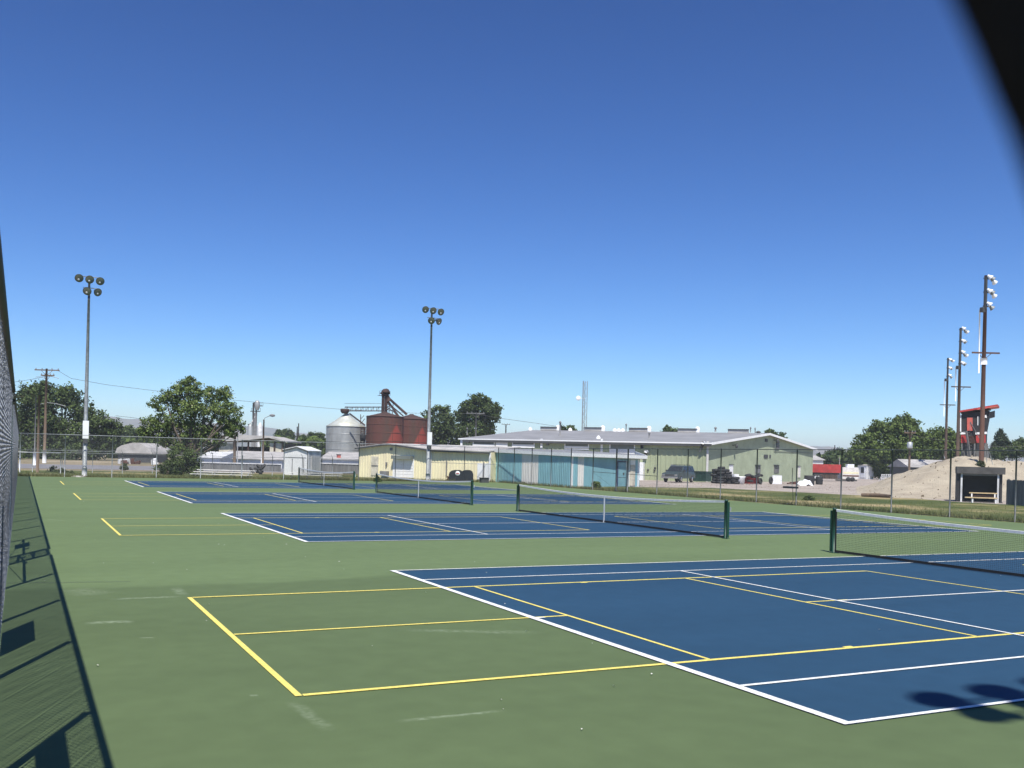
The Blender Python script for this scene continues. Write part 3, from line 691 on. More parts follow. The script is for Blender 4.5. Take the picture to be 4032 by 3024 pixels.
# ---- teal and white building
TA, TB, TC = A(1934, 86), A(2251, 75.5), A(2517, 82.6)
tb_ = bld('teal_building', 'teal and white striped metal building with white roof edge behind the court corner', 'building', TB)
w1, w2 = Wall(TA, TB), Wall(TB, TC)
tz0, tz1, tz2 = Z(1934, 1781, 86), Z(2251, 1798, 75.5), Z(2517, 1809, 82.6)
def strip(wall, x0, x1, m, nm, lo_, f, ribbed=True):
    a = max(0, wall.sz(x0, 1850)[0]); b = min(wall.len, wall.sz(x1, 1850)[0]); q = MB()
    if ribbed: wall.rib(q, a, b, -.1, f, .25, .03)
    else: q.add([wall.pt(a, -.1), wall.pt(b, -.1), wall.pt(b, f(b)), wall.pt(a, f(a))], [(0,1,2,3)])
    return q.build(nm, m, tb_)
f1 = lambda s: tz0+(tz1-tz0)*s/w1.len
f2 = lambda s: tz1+(tz2-tz1)*s/w2.len
strip(w1, 1930, 2054, 'teal', 'siding', 0, f1); strip(w1, 2054, 2119, 'offwhite', 'siding', 0, f1); strip(w1, 2119, 2247, 'teal', 'siding', 0, f1)
strip(w1, 2247, 2254, 'white', 'corner_trim', 0, f1, False)
strip(w2, 2250, 2257, 'white', 'corner_trim', 0, f2, False); strip(w2, 2257, 2275, 'teal', 'siding', 0, f2); strip(w2, 2275, 2299, 'offwhite', 'siding', 0, f2)
strip(w2, 2299, 2476, 'teal', 'siding', 0, f2, False); strip(w2, 2476, 2498, 'offwhite', 'siding', 0, f2, False); strip(w2, 2498, 2511, 'teal', 'siding', 0, f2, False); strip(w2, 2511, 2518, 'white', 'corner_trim', 0, f2, False)
q = MB(); w2.pbox(q, 2431, 1822, 2466, 1915, .01, .05); dd = q.build('door', 'teal', tb_); 
q = MB(); w2.pbox(q, 2428, 1818, 2431, 1915, .01, .08); w2.pbox(q, 2466, 1818, 2469, 1915, .01, .08); w2.pbox(q, 2428, 1815, 2469, 1820, .01, .08); q.build('door_frame', 'blue_steel', dd)
q = MB(); w2.pbox(q, 2451, 1861, 2455, 1870, .05, .09); q.build('handle', 'dark_grey', dd)
q = MB(); w2.pbox(q, 2479, 1811, 2498, 1830, .0, .1); q.build('white_panel', 'white', tb_)
q = MB(); w2.pbox(q, 2480, 1830, 2499, 1912, .01, .05); q.build('side_door', 'cream_dirty', tb_)
bk = Vector((fw.x, fw.y, 0)).normalized()*7
o1, o2 = w1.n*.25, w2.n*.55
eA, eB, eC = TA+o1-w1.d*.3, TB+o1*.8+o2*.5, TC+o2+w2.d*.35
q = MB(); q.add([addz(eA, tz0+.30), addz(eB, tz1+.28), addz(eC, tz2+.34), addz(eC+bk, tz2+.50), addz(eB+bk*1.35, tz1+.62), addz(eA+bk, tz0+.42)], [(0,1,4,5), (1,2,3,4)]); rfo = q.build('roof', 'roof_grey', tb_)
q = MB(); q.bar(addz(eA, tz0+.17), addz(eB, tz1+.15), .06, .27); q.bar(addz(eB, tz1+.15), addz(eC, tz2+.20), .06, .27); q.bar(addz(eC, tz2+.20), addz(eC+bk, tz2+.6), .06, .27); q.build('fascia', 'white', rfo)
q = MB(); q.add([addz(TB, tz1), addz(eB, tz1+.03), addz(eC, tz2+.06), addz(TC, tz2)], [(0,1,2,3)]); q.add([addz(TA, tz0), addz(eA, tz0+.03), addz(eB, tz1+.03), addz(TB, tz1)], [(0,1,2,3)]); q.build('soffit', 'offwhite', rfo)
q = MB(); q.prism([addz(TC, -.1), addz(TC+bk, -.1), addz(TC+bk, tz2+.2), addz(TC, tz2)], (.05, 0, 0)); q.prism([addz(TA, -.1), addz(TA+bk, -.1), addz(TA+bk, tz0+.3), addz(TA, tz0)], (.05, 0, 0)); q.build('back_wall', 'teal', tb_)

# ---- small white shed
SA, SB, SC = A(1119, 95.8), A(1214, 94), A(1264, 97.5)
sh = bld('white_shed', 'small plain white gable shed beside the yellow building', 'shed', SB)
w1, w2 = Wall(SA, SB), Wall(SB, SC)
s0, s1 = Z(1119, 1770, 95.8), Z(1170, 1760, 95); 
q = MB(); q.prism([w1.pt(0, -.1), w1.pt(w1.len, -.1), w1.pt(w1.len, s0-.05), w1.pt(w1.len*.55, s1), w1.pt(0, s0)], -w1.n*.1); q.build('gable_wall', 'white', sh)
q = MB(); w2.rib(q, 0, w2.len, -.1, lambda s: s0-.05, .22, .02); q.build('side_wall', 'white_dirty', sh)
pk = w1.pt(w1.len*.55, 0); dv = SC-SB
q = MB(); roofslab(q, addz(SA+w1.n*.12-w1.d*.12, s0-.04), addz(pk+w1.n*.12, s1+.02), addz(pk+dv, s1+.02), addz(SA+dv-w1.d*.12, s0-.04), .06)
roofslab(q, addz(pk+w1.n*.12, s1+.02), addz(SB+w1.n*.12+w1.d*.12, s0-.1), addz(SC+w1.d*.12, s0-.1), addz(pk+dv, s1+.02), .06); q.build('roof', 'white', sh)
q = MB(); q.bar(addz(SA+w1.n*.13, s0-.09), addz(pk+w1.n*.13, s1-.03), .03, .08); q.bar(addz(pk+w1.n*.13, s1-.03), addz(SB+w1.n*.13, s0-.14), .03, .08)
w1.box(q, w1.len-.08, w1.len+.0, 0, s0-.1, .0, .04); q.build('trim', 'dark_grey', sh)
q = MB(); w2.pbox(q, 1225, 1795, 1258, 1862, .03, .06); q.build('door', 'offwhite', sh)
q = MB()
for x in (1151, 1196): w1.pbox(q, x-1, 1806, x+1, 1864, .0, .04)
w1.pbox(q, 1123, 1800, 1205, 1802, .0, .03); q.build('door_frame', 'grey', sh)

# ---- open sided barn and low white sheds behind the left bleachers
def slabhouse(name, label, cat, px0, px1, yt, yb_, d, depth, rm, wm, roof_rise, ridge=False):
    a, b = A(px0, d), A(px1, d); W_ = Wall(a, b); h = Z((px0+px1)/2, yt, d); r_ = bld(name, label, cat, a)
    z0 = -.1
    q = MB(); q.prism([W_.pt(0, z0), W_.pt(W_.len, z0), W_.pt(W_.len, h), W_.pt(0, h)], -W_.n*depth); q.build('wall', wm, r_)
    q = MB()
    rr = roof_rise
    if ridge:
        q.prism([W_.pt(-.4, h, .4), W_.pt(-.4, h+rr, -depth/2), W_.pt(-.4, h, -depth-.4)], W_.d*(W_.len+.8))
    else:
        q.prism([W_.pt(-.3, h, .3), W_.pt(-.3, h+rr, -depth-.3), W_.pt(-.3, h-.08, -depth-.3), W_.pt(-.3, h-.08, .3)], W_.d*(W_.len+.6))
    ro = q.build('roof', rm, r_)
    return r_, W_, h, ro
# open barn: gable facing the camera
d = 150
a, b = A(826, d), A(1118, d); W_ = Wall(a, b)
ob = bld('open_barn', 'open fronted tan barn with pale gable roof and dark interior', 'barn', a)
hL, hR = Z(826, 1746, d), Z(1118, 1740, d); sp, hpk = W_.sz(1062, 1724)
for (x0, x1, m_, nm) in ((862, 921, 'cream', 'wall_panel'), (1062, 1114, 'cream', 'wall_panel')):
    q = MB(); W_.pbox(q, x0, 1745, x1, 1800, -.1, .0); q.build(nm, mat('tan_barn_wall', (.50, .38, .22), .8, .2, 1) if x0 == 862 else M['tan'], ob) if False else q.build(nm, 'cream_dirty', ob)
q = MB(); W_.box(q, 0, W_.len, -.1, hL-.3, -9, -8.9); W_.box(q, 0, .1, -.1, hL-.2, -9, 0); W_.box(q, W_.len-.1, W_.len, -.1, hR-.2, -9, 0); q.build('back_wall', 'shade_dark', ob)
for x in (928, 978, 1081, 1112, 921):
    q = MB(); W_.pbox(q, x-3, 1738, x+3, 1830, .0, .2); q.build('post', 'rust_dark' if x in (978, 1081) else 'timber', ob)
q = MB(); s0_ = W_.sz(940, 1739)
q.prism([W_.pt(-.6, hL+.3, .8), W_.pt(s0_[0], Z(940, 1737, d), .8), W_.pt(sp, hpk, .8), W_.pt(W_.len+.6, hR-.1, .8), W_.pt(W_.len+.6, hR+.12, .8), W_.pt(sp, hpk+.28, .8), W_.pt(s0_[0]-2, hpk+.35, .8), W_.pt(-.6, hL+.7, .8)], -W_.n*11); q.build('roof', 'roof_pale', ob)
slabhouse('low_white_shed', 'long low white roofed shed in front of the open barn', 'shed', 852, 1112, 1806, 1830, 128, 7, 'roof_pale', 'white_dirty', Z(980, 1776, 133)-Z(980, 1806, 128), False)
slabhouse('low_white_shed', 'low pale shed seen between the white shed and yellow building', 'shed', 1266, 1412, 1808, 1830, 128, 7, 'roof_pale', 'white_dirty', Z(1340, 1779, 133)-Z(1340, 1808, 128), False)
o, W_, h, ro = slabhouse('low_white_shed', 'low white outbuilding partly behind the large near tree', 'shed', 765, 868, 1800, 1830, 118, 5, 'white_dirty', 'white_dirty', .7)
pt_ = A(1334, 129.2); q = MB(); 
ch = thing('brick_chimney', 'short red brick chimney rising at the low pale shed beside the yellow building', 'chimney', (pt_.x, pt_.y, 0))
q.box(pt_.x-.22, pt_.x+.22, pt_.y-.22, pt_.y+.22, 0, Z(1334, 1791, 129.2)); q.build('stack', 'red_faded', ch)
q = MB(); q.box(pt_.x-.28, pt_.x+.28, pt_.y-.28, pt_.y+.28, Z(1334, 1791, 129.2), Z(1334, 1788.5, 129.2)); q.build('cap', 'dark_grey', ch)
# grey board wall in front of those sheds
for (x0, x1, yt, d, lab) in ((772, 1108, 1822, 108, 'long grey board wall in front of the low white roofed shed'), (1262, 1414, 1826, 106, 'grey board wall between the white shed and the yellow building')):
    a, b = A(x0, d), A(x1, d); W_ = Wall(a, b); t_ = thing('board_wall', lab, 'wall', (a.x, a.y, 0))
    hh = Z(x0, yt, d); q = MB(); W_.rib(q, 0, W_.len, -.1, lambda s: hh, .4, .03); q.build('boards', 'timber_grey', t_)
    q = MB(); W_.box(q, -.1, W_.len+.1, hh, hh+.12, -.15, .08); q.build('coping', 'white_dirty', t_)
# curved pale tarpaulin roof at left, low red and white junk below it
a, b = A(454, 150), A(604, 150); W_ = Wall(a, b); hT = Z(530, 1743, 150); hB = Z(530, 1785, 150)
ts = bld('low_roofed_shed', 'low shed with pale rounded roof seen between the two left trees', 'shed', a)
q = MB(); prof = [(0, .0), (.04, .45), (.16, .72), (.45, 1), (.62, 1), (.86, .55), (.97, .18), (1, 0)]
q.prism([W_.pt(W_.len*s, hB+(hT-hB)*k, 0) for s, k in prof], -W_.n*8); q.build('roof', 'roof_pale', ts)
q = MB(); W_.box(q, .3, W_.len-.3, -.1, hB, -7.5, -.4); q.build('wall', 'dark_grey', ts)
for k, (x0, x1, y0, y1, mm, nm, lab) in enumerate([(455, 520, 1797, 1808, 'white_dirty', 'scrap_pile', 'pale scrap heap at left beyond the far fence under the rounded roof'),
                                               (482, 556, 1801, 1812, 'rust', 'scrap_pile', 'reddish scrap heap at the road edge under the rounded roof'),
                                               (598, 612, 1800, 1812, 'white', 'scrap_pile', 'small white bundle at road edge left of the near tree')]):
    d = 134; a = A((x0+x1)/2, d); wd = (x1-x0)/FPX*d; hh = Z(x0, y0, d)
    t_ = MB(); random.seed(k)
    for j in range(14):
        u = random.uniform(-wd/2, wd/2); s_ = random.uniform(.15, .4); zz = hh*random.uniform(.4, 1)*(1-abs(u)/wd)
        t_.obox((a.x+u, a.y+random.uniform(-.5, .5), -.05), (s_, random.uniform(-.2, .2), .1), (-.1, s_, 0), (random.uniform(-.1, .1), 0, zz))
    o = t_.build(nm, mm); tag(o, lab, 'scrap pile')

# ---- grain bins
def bin_(name, label, px0, px1, yt, ypk, d, wm, rm, rings=6, xpk=None):
    c = A((px0+px1)/2, d); rad = (px1-px0)/2/FPX*d; c = c+Vector((fw.x, fw.y, 0)).normalized()*rad*.2
    h = Z((px0+px1)/2, yt, d); hp = Z((px0+px1)/2, ypk, d)
    t_ = thing(name, label, 'grain bin', (c.x, c.y, 0))
    prof = [(rad, -.1)]
    n_ = int(h/.28)
    for k in range(n_): prof += [(rad, h*k/n_+.02), (rad+.025, h*(k+.5)/n_)]
    prof += [(rad, h)]
    MB().lathe((c.x, c.y, 0), prof, 48).build('shell', wm, t_)
    MB().lathe((c.x, c.y, 0), [(rad+.12, h-.08), (rad+.15, h), (rad*.62, h+(hp-h)*.42), (rad*.12, hp), (rad*.12, hp+.12), (0, hp+.15)], 40).build('cone_roof', rm, t_)
    q = MB()
    for k in range(rings):
        zz = h*(k+1)/rings-.05; q.lathe((c.x, c.y, zz), [(rad+.03, 0), (rad+.06, .03), (rad+.06, .09), (rad+.03, .12)], 48)
    for k in range(10):
        a_ = 2*math.pi*k/10+.4; q.tube([(c.x+math.cos(a_)*(rad+.04), c.y+math.sin(a_)*(rad+.04), 0), (c.x+math.cos(a_)*(rad+.04), c.y+math.sin(a_)*(rad+.04), h)], .04, 5)
    q.build('stiffener', 'silo' if wm == 'silo' else 'rust', t_)
    return t_, c, rad, h, hp
gs, gc, grd, gh, ghp = bin_('grain_bin', 'grey galvanised grain bin with pale cone roof left of the red ones', 1282, 1434, 1679, 1630, 190, 'silo', 'silo_roof', 5)
def rustmat():
    m, t, b = newmat('rust_bin_with_red_primer'); L = t.links.new
    geo = t.nodes.new('ShaderNodeNewGeometry'); tc = t.nodes.new('ShaderNodeTexCoord')
    n = t.nodes.new('ShaderNodeTexNoise'); n.inputs['Scale'].default_value = .55; n.inputs['Detail'].default_value = 6
    mp = t.nodes.new('ShaderNodeMapping'); mp.inputs['Scale'].default_value = (1, 1, .25); L(tc.outputs['Object'], mp.inputs[0]); L(mp.outputs[0], n.inputs['Vector'])
    rp = t.nodes.new('ShaderNodeValToRGB'); rp.color_ramp.elements[0].position = .38; rp.color_ramp.elements[1].position = .62
    rp.color_ramp.elements[0].color = (.075, .040, .028, 1); rp.color_ramp.elements[1].color = (.105, .038, .027, 1)
    L(n.outputs['Fac'], rp.inputs[0])
    # bright red primer patch on the shell's right side, tapering upwards
    sp_ = t.nodes.new('ShaderNodeSeparateXYZ'); L(tc.outputs['Object'], sp_.inputs[0])
    vm = t.nodes.new('ShaderNodeVectorMath'); vm.operation = 'DOT_PRODUCT'; vm.inputs[1].default_value = tuple(r0); L(tc.outputs['Object'], vm.inputs[0])
    def mth(op, a, b_, cl=False):
        k = t.nodes.new('ShaderNodeMath'); k.operation = op; k.use_clamp = cl
        for i, v in enumerate((a, b_)):
            if isinstance(v, (int, float)): k.inputs[i].default_value = v
            else: L(v, k.inputs[i])
        return k.outputs[0]
    u = mth('SUBTRACT', vm.outputs['Value'], 2.55)
    u = mth('ADD', mth('ABSOLUTE', u, 0), mth('MULTIPLY', mth('SUBTRACT', n.outputs['Fac'], .5), 1.6))
    lim = mth('MULTIPLY', mth('SUBTRACT', 8.6, sp_.outputs['Z']), .42)
    k_ = mth('MULTIPLY', mth('SUBTRACT', lim, u), 3.0, True)
    mx = t.nodes.new('ShaderNodeMix'); mx.data_type = 'RGBA'; L(k_, mx.inputs[0]); L(rp.outputs[0], mx.inputs[6]); mx.inputs[7].default_value = (.26, .048, .032, 1)
    L(mx.outputs[2], b.inputs['Base Color']); b.inputs['Roughness'].default_value = .8
    return m
M['rust_patch'] = rustmat()
r1, c1_, rd1, rh1, rp1 = bin_('grain_bin', 'large rusted red grain bin beside the grey one', 1439, 1584, 1640, 1623, 188, 'rust_patch', 'rust_dark', 6)
r2, c2_, rd2, rh2, rp2 = bin_('grain_bin', 'rusted red grain bin partly behind its twin, next to the light pole', 1548, 1683, 1650, 1632, 202, 'rust_patch', 'rust_dark', 6)
for t_ in (gs, r1, r2): t_['group'] = 'grain bins behind the yellow building'
# bucket elevator with head, spouts and support frame
d = 190; el = thing('bucket_elevator', 'rusty bucket elevator tower with slanting spouts above the red bins', 'grain elevator', tuple(A(1510, d)))
def V(px, py, d): return P(px, py, d)
q = MB()
for x in (1503, 1515):
    a = A(x, d); q.box(a.x-.22, a.x+.22, a.y-.25, a.y+.25, 0, Z(x, 1552, d))
q.build('leg_casing', 'rust_dark', el)
a = A(1512, d); zh = Z(1512, 1552, d); q = MB(); q.box(a.x-.95, a.x+.8, a.y-.4, a.y+.4, zh, zh+.35); q.lathe((a.x, a.y-.4, zh+.35), [(0, 0), (.75, 0), (.75, .8), (0, .8)], 16, (0, 1, 0)); q.build('head', 'rust_dark', el)
q = MB(); a0 = A(1488, d); zz = Z(1488, 1557, d); b0 = A(1530, d)
q.obox(addz(a0, zz), (b0-a0), (0, 1.2, 0), (0, 0, .06))
for k in range(6):
    p_ = a0+(b0-a0)*k/5; q.tube([addz(p_, zz), addz(p_, zz+.9)], .03, 4)
for z_ in (.45, .9): q.tube([addz(a0, zz+z_), addz(b0, zz+z_)], .03, 4)
q.build('platform', 'rust_dark', el)
for (x0, y0, x1, y1, r_) in ((1524, 1562, 1602, 1632, .24), (1524, 1574, 1570, 1640, .2), (1520, 1580, 1588, 1638, .12), (1524, 1562, 1532, 1580, .5)):
    q = MB(); q.tube([V(x0, y0, d), V(x1, y1, d)], r_, 8); q.build('spout', 'rust_dark', el)
q = MB(); tw = []
for (x0, y0, x1, y1) in ((1520, 1575, 1516, 1624), (1548, 1590, 1545, 1632), (1520, 1600, 1546, 1600), (1519, 1612, 1545, 1618), (1520, 1600, 1546, 1618), (1546, 1600, 1520, 1615), (1532, 1585, 1532, 1628), (1548, 1618, 1562, 1636), (1520, 1587, 1540, 1600)):
    q.tube([V(x0, y0, d-1), V(x1, y1, d-1)], .07, 4)
q.build('support_frame', 'rust_dark', el)
cv = thing('conveyor_bridge', 'thin overhead truss conveyor between the grey bin and elevator', 'conveyor', tuple(A(1360, d)))
q = MB(); A0, A1 = V(1358, 1618, d), V(1502, 1618, d); 
for dz in (0, .75): q.tube([A0+Vector((0,0,dz)), A1+Vector((0,0,dz))], .10, 5)
for k in range(15):
    a = A0+(A1-A0)*k/14; b = A0+(A1-A0)*min(k+1, 14)/14; q.tube([a, b+Vector((0,0,.75)) if k % 2 == 0 else b, ], .04, 4); q.tube([a, a+Vector((0,0,.75))], .04, 4)
q.tube([A0+Vector((0,.5,1.5)), A1+Vector((0,.5,1.5))], .03, 4)
q.build('truss', 'rust_dark', cv)
q = MB(); q.lathe(A0+Vector((0,0,-.5)), [(.6, 0), (.9, .4), (.9, .9), (0, .9)], 8); q.build('head', 'rust_dark', cv)
q = MB(); q.tube([V(1420, 1632, d), V(1420, 1670, d)], .08, 5); q.tube([V(1433, 1636, d), V(1420, 1650, d)], .06, 5); q.tube([V(1437, 1648, d), V(1421, 1668, d)], .06, 5); q.build('support_leg', 'rust_dark', cv)
q = MB(); q.tube([V(1376, 1628, d-5), V(1438, 1675, d-5)], .16, 6); q.build('spout', 'rust_dark', cv)
ld = thing('bin_ladder', 'dark caged ladder in the gap between the grey and red bins', 'ladder', tuple(A(1428, 184)))
q = MB()
for x in (1421, 1434): q.tube([V(x, 1680, 184), addz(A(x, 184), 0)], .07, 5)
for k in range(10): q.tube([V(1421, 1682+k*9, 184), V(1434, 1682+k*9, 184)], .05, 4)
q.build('cage', 'rust_dark', ld)
q = MB(); q.lathe(V(1429, 1727, 184), [(0, -.5), (.5, -.5), (.6, .6), (.45, .9), (0, 1)], 10); q.build('fan_box', 'shade_dark', ld)

# ---- far mill tower behind the near tree
d = 330; ml = thing('mill_tower', 'distant narrow feed mill tower with two platforms right of the near tree', 'mill', tuple(A(1005, d)))
q = MB(); a = A(1001, d)
for dx, dy in ((-.5, 0), (.5, 0), (-.5, 1.4), (.5, 1.4)): q.tube([(a.x+dx, a.y+dy, 0), (a.x+dx, a.y+dy, Z(1001, 1585, d))], .16, 6)
q.box(a.x-.4, a.x+.5, a.y, a.y+1.2, 0, Z(1001, 1625, d)); q.build('tower', 'grey', ml)
for y, x0, x1 in ((1597, 994, 1031), (1619, 986, 1021)):
    q = MB(); b, c = A(x0, d), A(x1, d); z_ = Z(x0, y, d); q.obox(addz(b, z_-.1), c-b, (0, 2, 0), (0, 0, .22))
    for k in range(6): q.tube([addz(b+(c-b)*k/5, z_), addz(b+(c-b)*k/5, z_+1.1)], .05, 4)
    q.tube([addz(b, z_+1.1), addz(c, z_+1.1)], .05, 4); q.build('platform', 'dark_grey', ml)
q = MB(); b = A(1008, d); q.lathe(addz(b, Z(1008, 1615, d)), [(.5, 0), (.9, 1), (.95, 2.4), (.6, 3.2), (0, 3.4)], 10); q.build('head', 'silo', ml)
for (x0, x1, yt, mm) in ((972, 994, 1680, 'silo'), (1012, 1032, 1678, 'white_dirty')):
    c = A((x0+x1)/2, d); r_ = (x1-x0)/2/FPX*d; h = Z(x0, yt, d)
    q = MB(); q.lathe((c.x, c.y, 0), [(r_, 0), (r_, h), (r_*.2, h+1.3), (0, h+1.3)], 18); q.build('hopper_bin', mm, ml)
q = MB(); q.tube([V(1004, 1640, d), V(985, 1672, d)], .15, 5); q.tube([V(1002, 1650, d), V(978, 1680, d)], .12, 5); q.build('spout', 'white_dirty', ml)

# ---- lattice mast
d = 210; lm = thing('lattice_mast', 'thin lattice radio mast rising behind the long green building', 'mast', tuple(A(2296, d)))
q = MB(); a, b = A(2289, d), A(2306, d); z1 = Z(2298, 1499, d); mdl = (a+b)/2+Vector((fw.x, fw.y, 0))*.8
for p_, r_ in ((a, .12), (b, .06), (mdl, .06)): q.tube([addz(p_, 0), addz(p_, z1)], r_, 5)
k = 0; zz = 0
while zz < z1-.8:
    for s_, e_ in ((a, b), (b, mdl), (mdl, a)):
        q.tube([addz(s_, zz), addz(e_, zz+.8)] if k % 2 else [addz(e_, zz), addz(s_, zz+.8)], .028, 4); q.tube([addz(s_, zz), addz(e_, zz)], .02, 4)
    zz += .8; k += 1
q.build('lattice', 'galv', lm)
q = MB(); q.lathe(V(2277, 1568, d), [(0, -.05), (.3, 0), (.52, .15), (.5, .2), (0, .1)], 14, tuple(-fw)); q.tube([V(2277, 1568, d), V(2306, 1570, d)], .04, 5); q.build('dish', 'white', lm)

# ================================================================== POLES
def util_pole(label, px, yb_, yt, d, arms, m='timber_dark', r=.15, cat='utility pole', name='utility_pole', group=None, zb=0, insul=True):
    a = A(px, d); h = Z(px, yt, d); t_ = thing(name, label, cat, (a.x, a.y, zb), group)
    MB().tube([(a.x, a.y, zb-.2), (a.x, a.y, h)], [r*1.15, r*.75], 10).build('pole', m, t_)
    for (x0, x1, y) in arms:
        z_ = Z(px, y, d); p0, p1 = A(x0, d), A(x1, d); q = MB(); q.bar(addz(p0, z_), addz(p1, z_), .12, .14)
        q.bar(addz(a+(p0-a)*.5, z_), addz(a, z_-.7), .04); q.bar(addz(a+(p1-a)*.5, z_), addz(a, z_-.7), .04)
        ar = q.build('cross_arm', m, t_)
        if insul:
            for f in (.05, .3, .7, .95):
                q = MB(); q.lathe(addz(p0+(p1-p0)*f, z_+.07), [(.05, 0), (.07, .08), (.03, .2), (0, .22)], 6); q.build('insulator', 'grey', ar)
    return t_, a, h
pa, paa, pah = util_pole('utility pole with two crossarms in front of the big left tree', 176, 1823, 1451, 123, [(129, 226, 1457), (154, 207, 1478)], 'timber', .17)
q = MB(); q.tube([addz(paa, 0), addz(paa, 1.6)], .24, 10); q.build('base_sleeve', 'white_dirty', pa)
q = MB()
for (x0, y0, x1, y1) in ((176, 1482, 232, 1490), (176, 1490, 140, 1485), (176, 1590, 150, 1597), (176, 1585, 260, 1600)): q.tube([V(x0, y0, 123), V((x0+x1)/2, (y0+y1)/2-4, 123), V(x1, y1, 123)], .035, 5)
q.build('bracket_arm', 'galv', pa)
util_pole('plain brown timber pole without crossarms at the far left', 150, 1859, 1555, 79, [], 'timber', .11)
t_, a, h = util_pole('thin pale pole with a white sleeve left of the plain brown pole', 137, 1822, 1562, 108, [], 'timber_grey', .07)
q = MB(); q.tube([addz(a, .0), addz(a, Z(132, 1783, 108))], .17, 10); q.build('sleeve', 'white', t_)
util_pole('brown timber pole rising in front of the open barn', 924, 1848, 1715, 112, [], 'timber', .17)
util_pole('thin white pipe pole beside the brown pole at the barn', 935, 1845, 1707, 113, [], 'offwhite', .06)
t_, a, h = util_pole('street lamp with a curved arm right of the open barn', 1036, 1826, 1652, 118, [], 'timber', .11, 'street lamp', 'street_lamp')
q = MB(); q.tube([V(1036, 1656, 118), V(1044, 1645, 118), V(1058, 1639, 118), V(1066, 1637, 118)], .04, 6); q.build('arm', 'galv', t_)
q = MB(); q.lathe(V(1072, 1636, 118), [(0, -.35), (.1, -.3), (.17, 0), (.12, .3), (0, .35)], 10, (1, -.4, 0)); q.build('lamp_head', 'grey', t_)
util_pole('thin white pole in front of the open barn roof', 1030, 1830, 1733, 112, [], 'white', .05, 'pole', 'white_pole')
util_pole('utility pole with one crossarm in front of the dark tree behind the green building', 1871, 1800, 1622, 165, [(1832, 1904, 1628)], 'timber_grey', .14)
util_pole('small distant T shaped utility pole on the skyline behind the green building', 1989, 1800, 1671, 260, [(1972, 2005, 1671)], 'timber_grey', .2)
for px, yt, lab in ((1168, 1680, 'left of the two tiny distant poles beyond the white shed'), (1173, 1667, 'right of the two tiny distant poles beyond the white shed')): util_pole(lab, px, 1790, yt, 300, [], 'timber_dark', .2)
util_pole('small distant pole behind the red trailer', 3285, 1800, 1753, 230, [], 'timber_dark', .13)
t_, a, h = util_pole('utility pole with grey transformer can in front of right hand trees', 3580, 1861, 1695, 118, [(3557, 3602, 1704)], 'timber', .13)
q = MB(); c = V(3582, 1766, 117.6); q.lathe(c, [(0, 0), (.3, .0), (.32, .1), (.32, .7), (.2, .8), (0, .82)], 14); q.build('transformer', 'galv_light', t_)
util_pole('short pole standing inside the gravel lot behind the fence at right', 3305, 1870, 1798, 170, [], 'offwhite', .07, 'pole', 'white_pole')

# tall ball-field light poles
def field_pole(label, px, yt, d, m, lamps, arm, zb, conduit):
    a = A(px, d); h = Z(px, yt, d); t_ = thing('field_light_pole', label, 'light pole', (a.x, a.y, zb), 'wooden ball field light poles')
    MB().tube([(a.x, a.y, zb-.3), (a.x, a.y, h)], [.22, .13], 12).build('pole', m, t_)
    right = Vector((r0.x, r0.y, 0))
    q = MB()
    y0, y1, ya, armc = lamps[0][1], lamps[-1][1], arm[2], arm
    for (x, y, n_) in lamps:
        z_ = Z(px, y, d); q2 = MB(); q2.bar(addz(a-right*.2, z_), addz(a+right*.75, z_-.05), .08); ar = q2.build('lamp_arm', 'dark_grey', t_)
        for k in range(n_):
            c = addz(a+right*(.12+.36*k)+Vector((fw.x, fw.y, 0))*(-.4+.35*k), z_+.02-.10*k+.06*((k*7+int(y)) % 3))
            ax = (right*.8+Vector((fw.x, fw.y, 0))*(-.25+.3*k)+Vector((0, 0, -.65))).normalized()
            q2 = MB(); q2.lathe(c, [(0, -.22), (.10, -.2), (.13, -.04), (.23, .15), (.24, .19), (.21, .19)], 14, ax); fl = q2.build('floodlight', 'galv' if k == 1 else 'white_bright', t_)
            q2 = MB(); q2.lathe(c, [(.225, .18), (.1, .20), (0, .205)], 14, ax); q2.build('lens', 'lens', fl)
            q2 = MB(); q2.obox(c+ax*.12+Vector((0, 0, .17))-right*.2, right*.42+Vector((0, 0, -.12)), Vector((-right.y, right.x, 0))*.3, (0, 0, .03)); q2.build('visor', 'white_bright', fl)
    zt, zl = Z(px, lamps[0][1], d), Z(px, lamps[-1][1]+8, d)
    q.box(a.x-.28, a.x-.1, a.y-.25, a.y-.05, zl-.1, zt+.1); q.build('cable_tray', 'dark_grey', t_)
    zb2 = Z(px, lamps[-1][1]+14, d); q = MB(); q.box(a.x-.55, a.x-.2, a.y-.2, a.y+.1, zb2-.25, zb2+.15); q.build('control_box', 'dark_grey', t_)
    z_ = Z(px, arm[2], d); p0, p1 = A(arm[0], d), A(arm[1], d); q = MB(); q.bar(addz(p0, z_), addz(p1, z_), .12, .13); q.bar(addz(a+(p1-a)*.5, z_), addz(a, z_-.6), .04); q.bar(addz(a+(p0-a)*.5, z_), addz(a, z_-.6), .04); q.build('cross_arm', m, t_)
    q = MB(); q.tube([addz(a-right*.45, zb2), addz(a-right*.4, Z(px, conduit, d))], .06, 6); q.build('conduit', 'white_bright', t_)
    return t_, a
fp, fa = field_pole('tallest nearest ball field light pole, in front of the press box', 3863, 1084, 83, 'timber_red', [(3893, 1096, 3), (3893, 1150, 3), (3893, 1205, 2)], (3816, 3924, 1389), 0, 1470)
q = MB(); q.tube([addz(fa, Z(3872, 1436, 83)), addz(fa, Z(3872, 1411, 83))], .27, 10); q.build('sleeve', 'white_bright', fp)
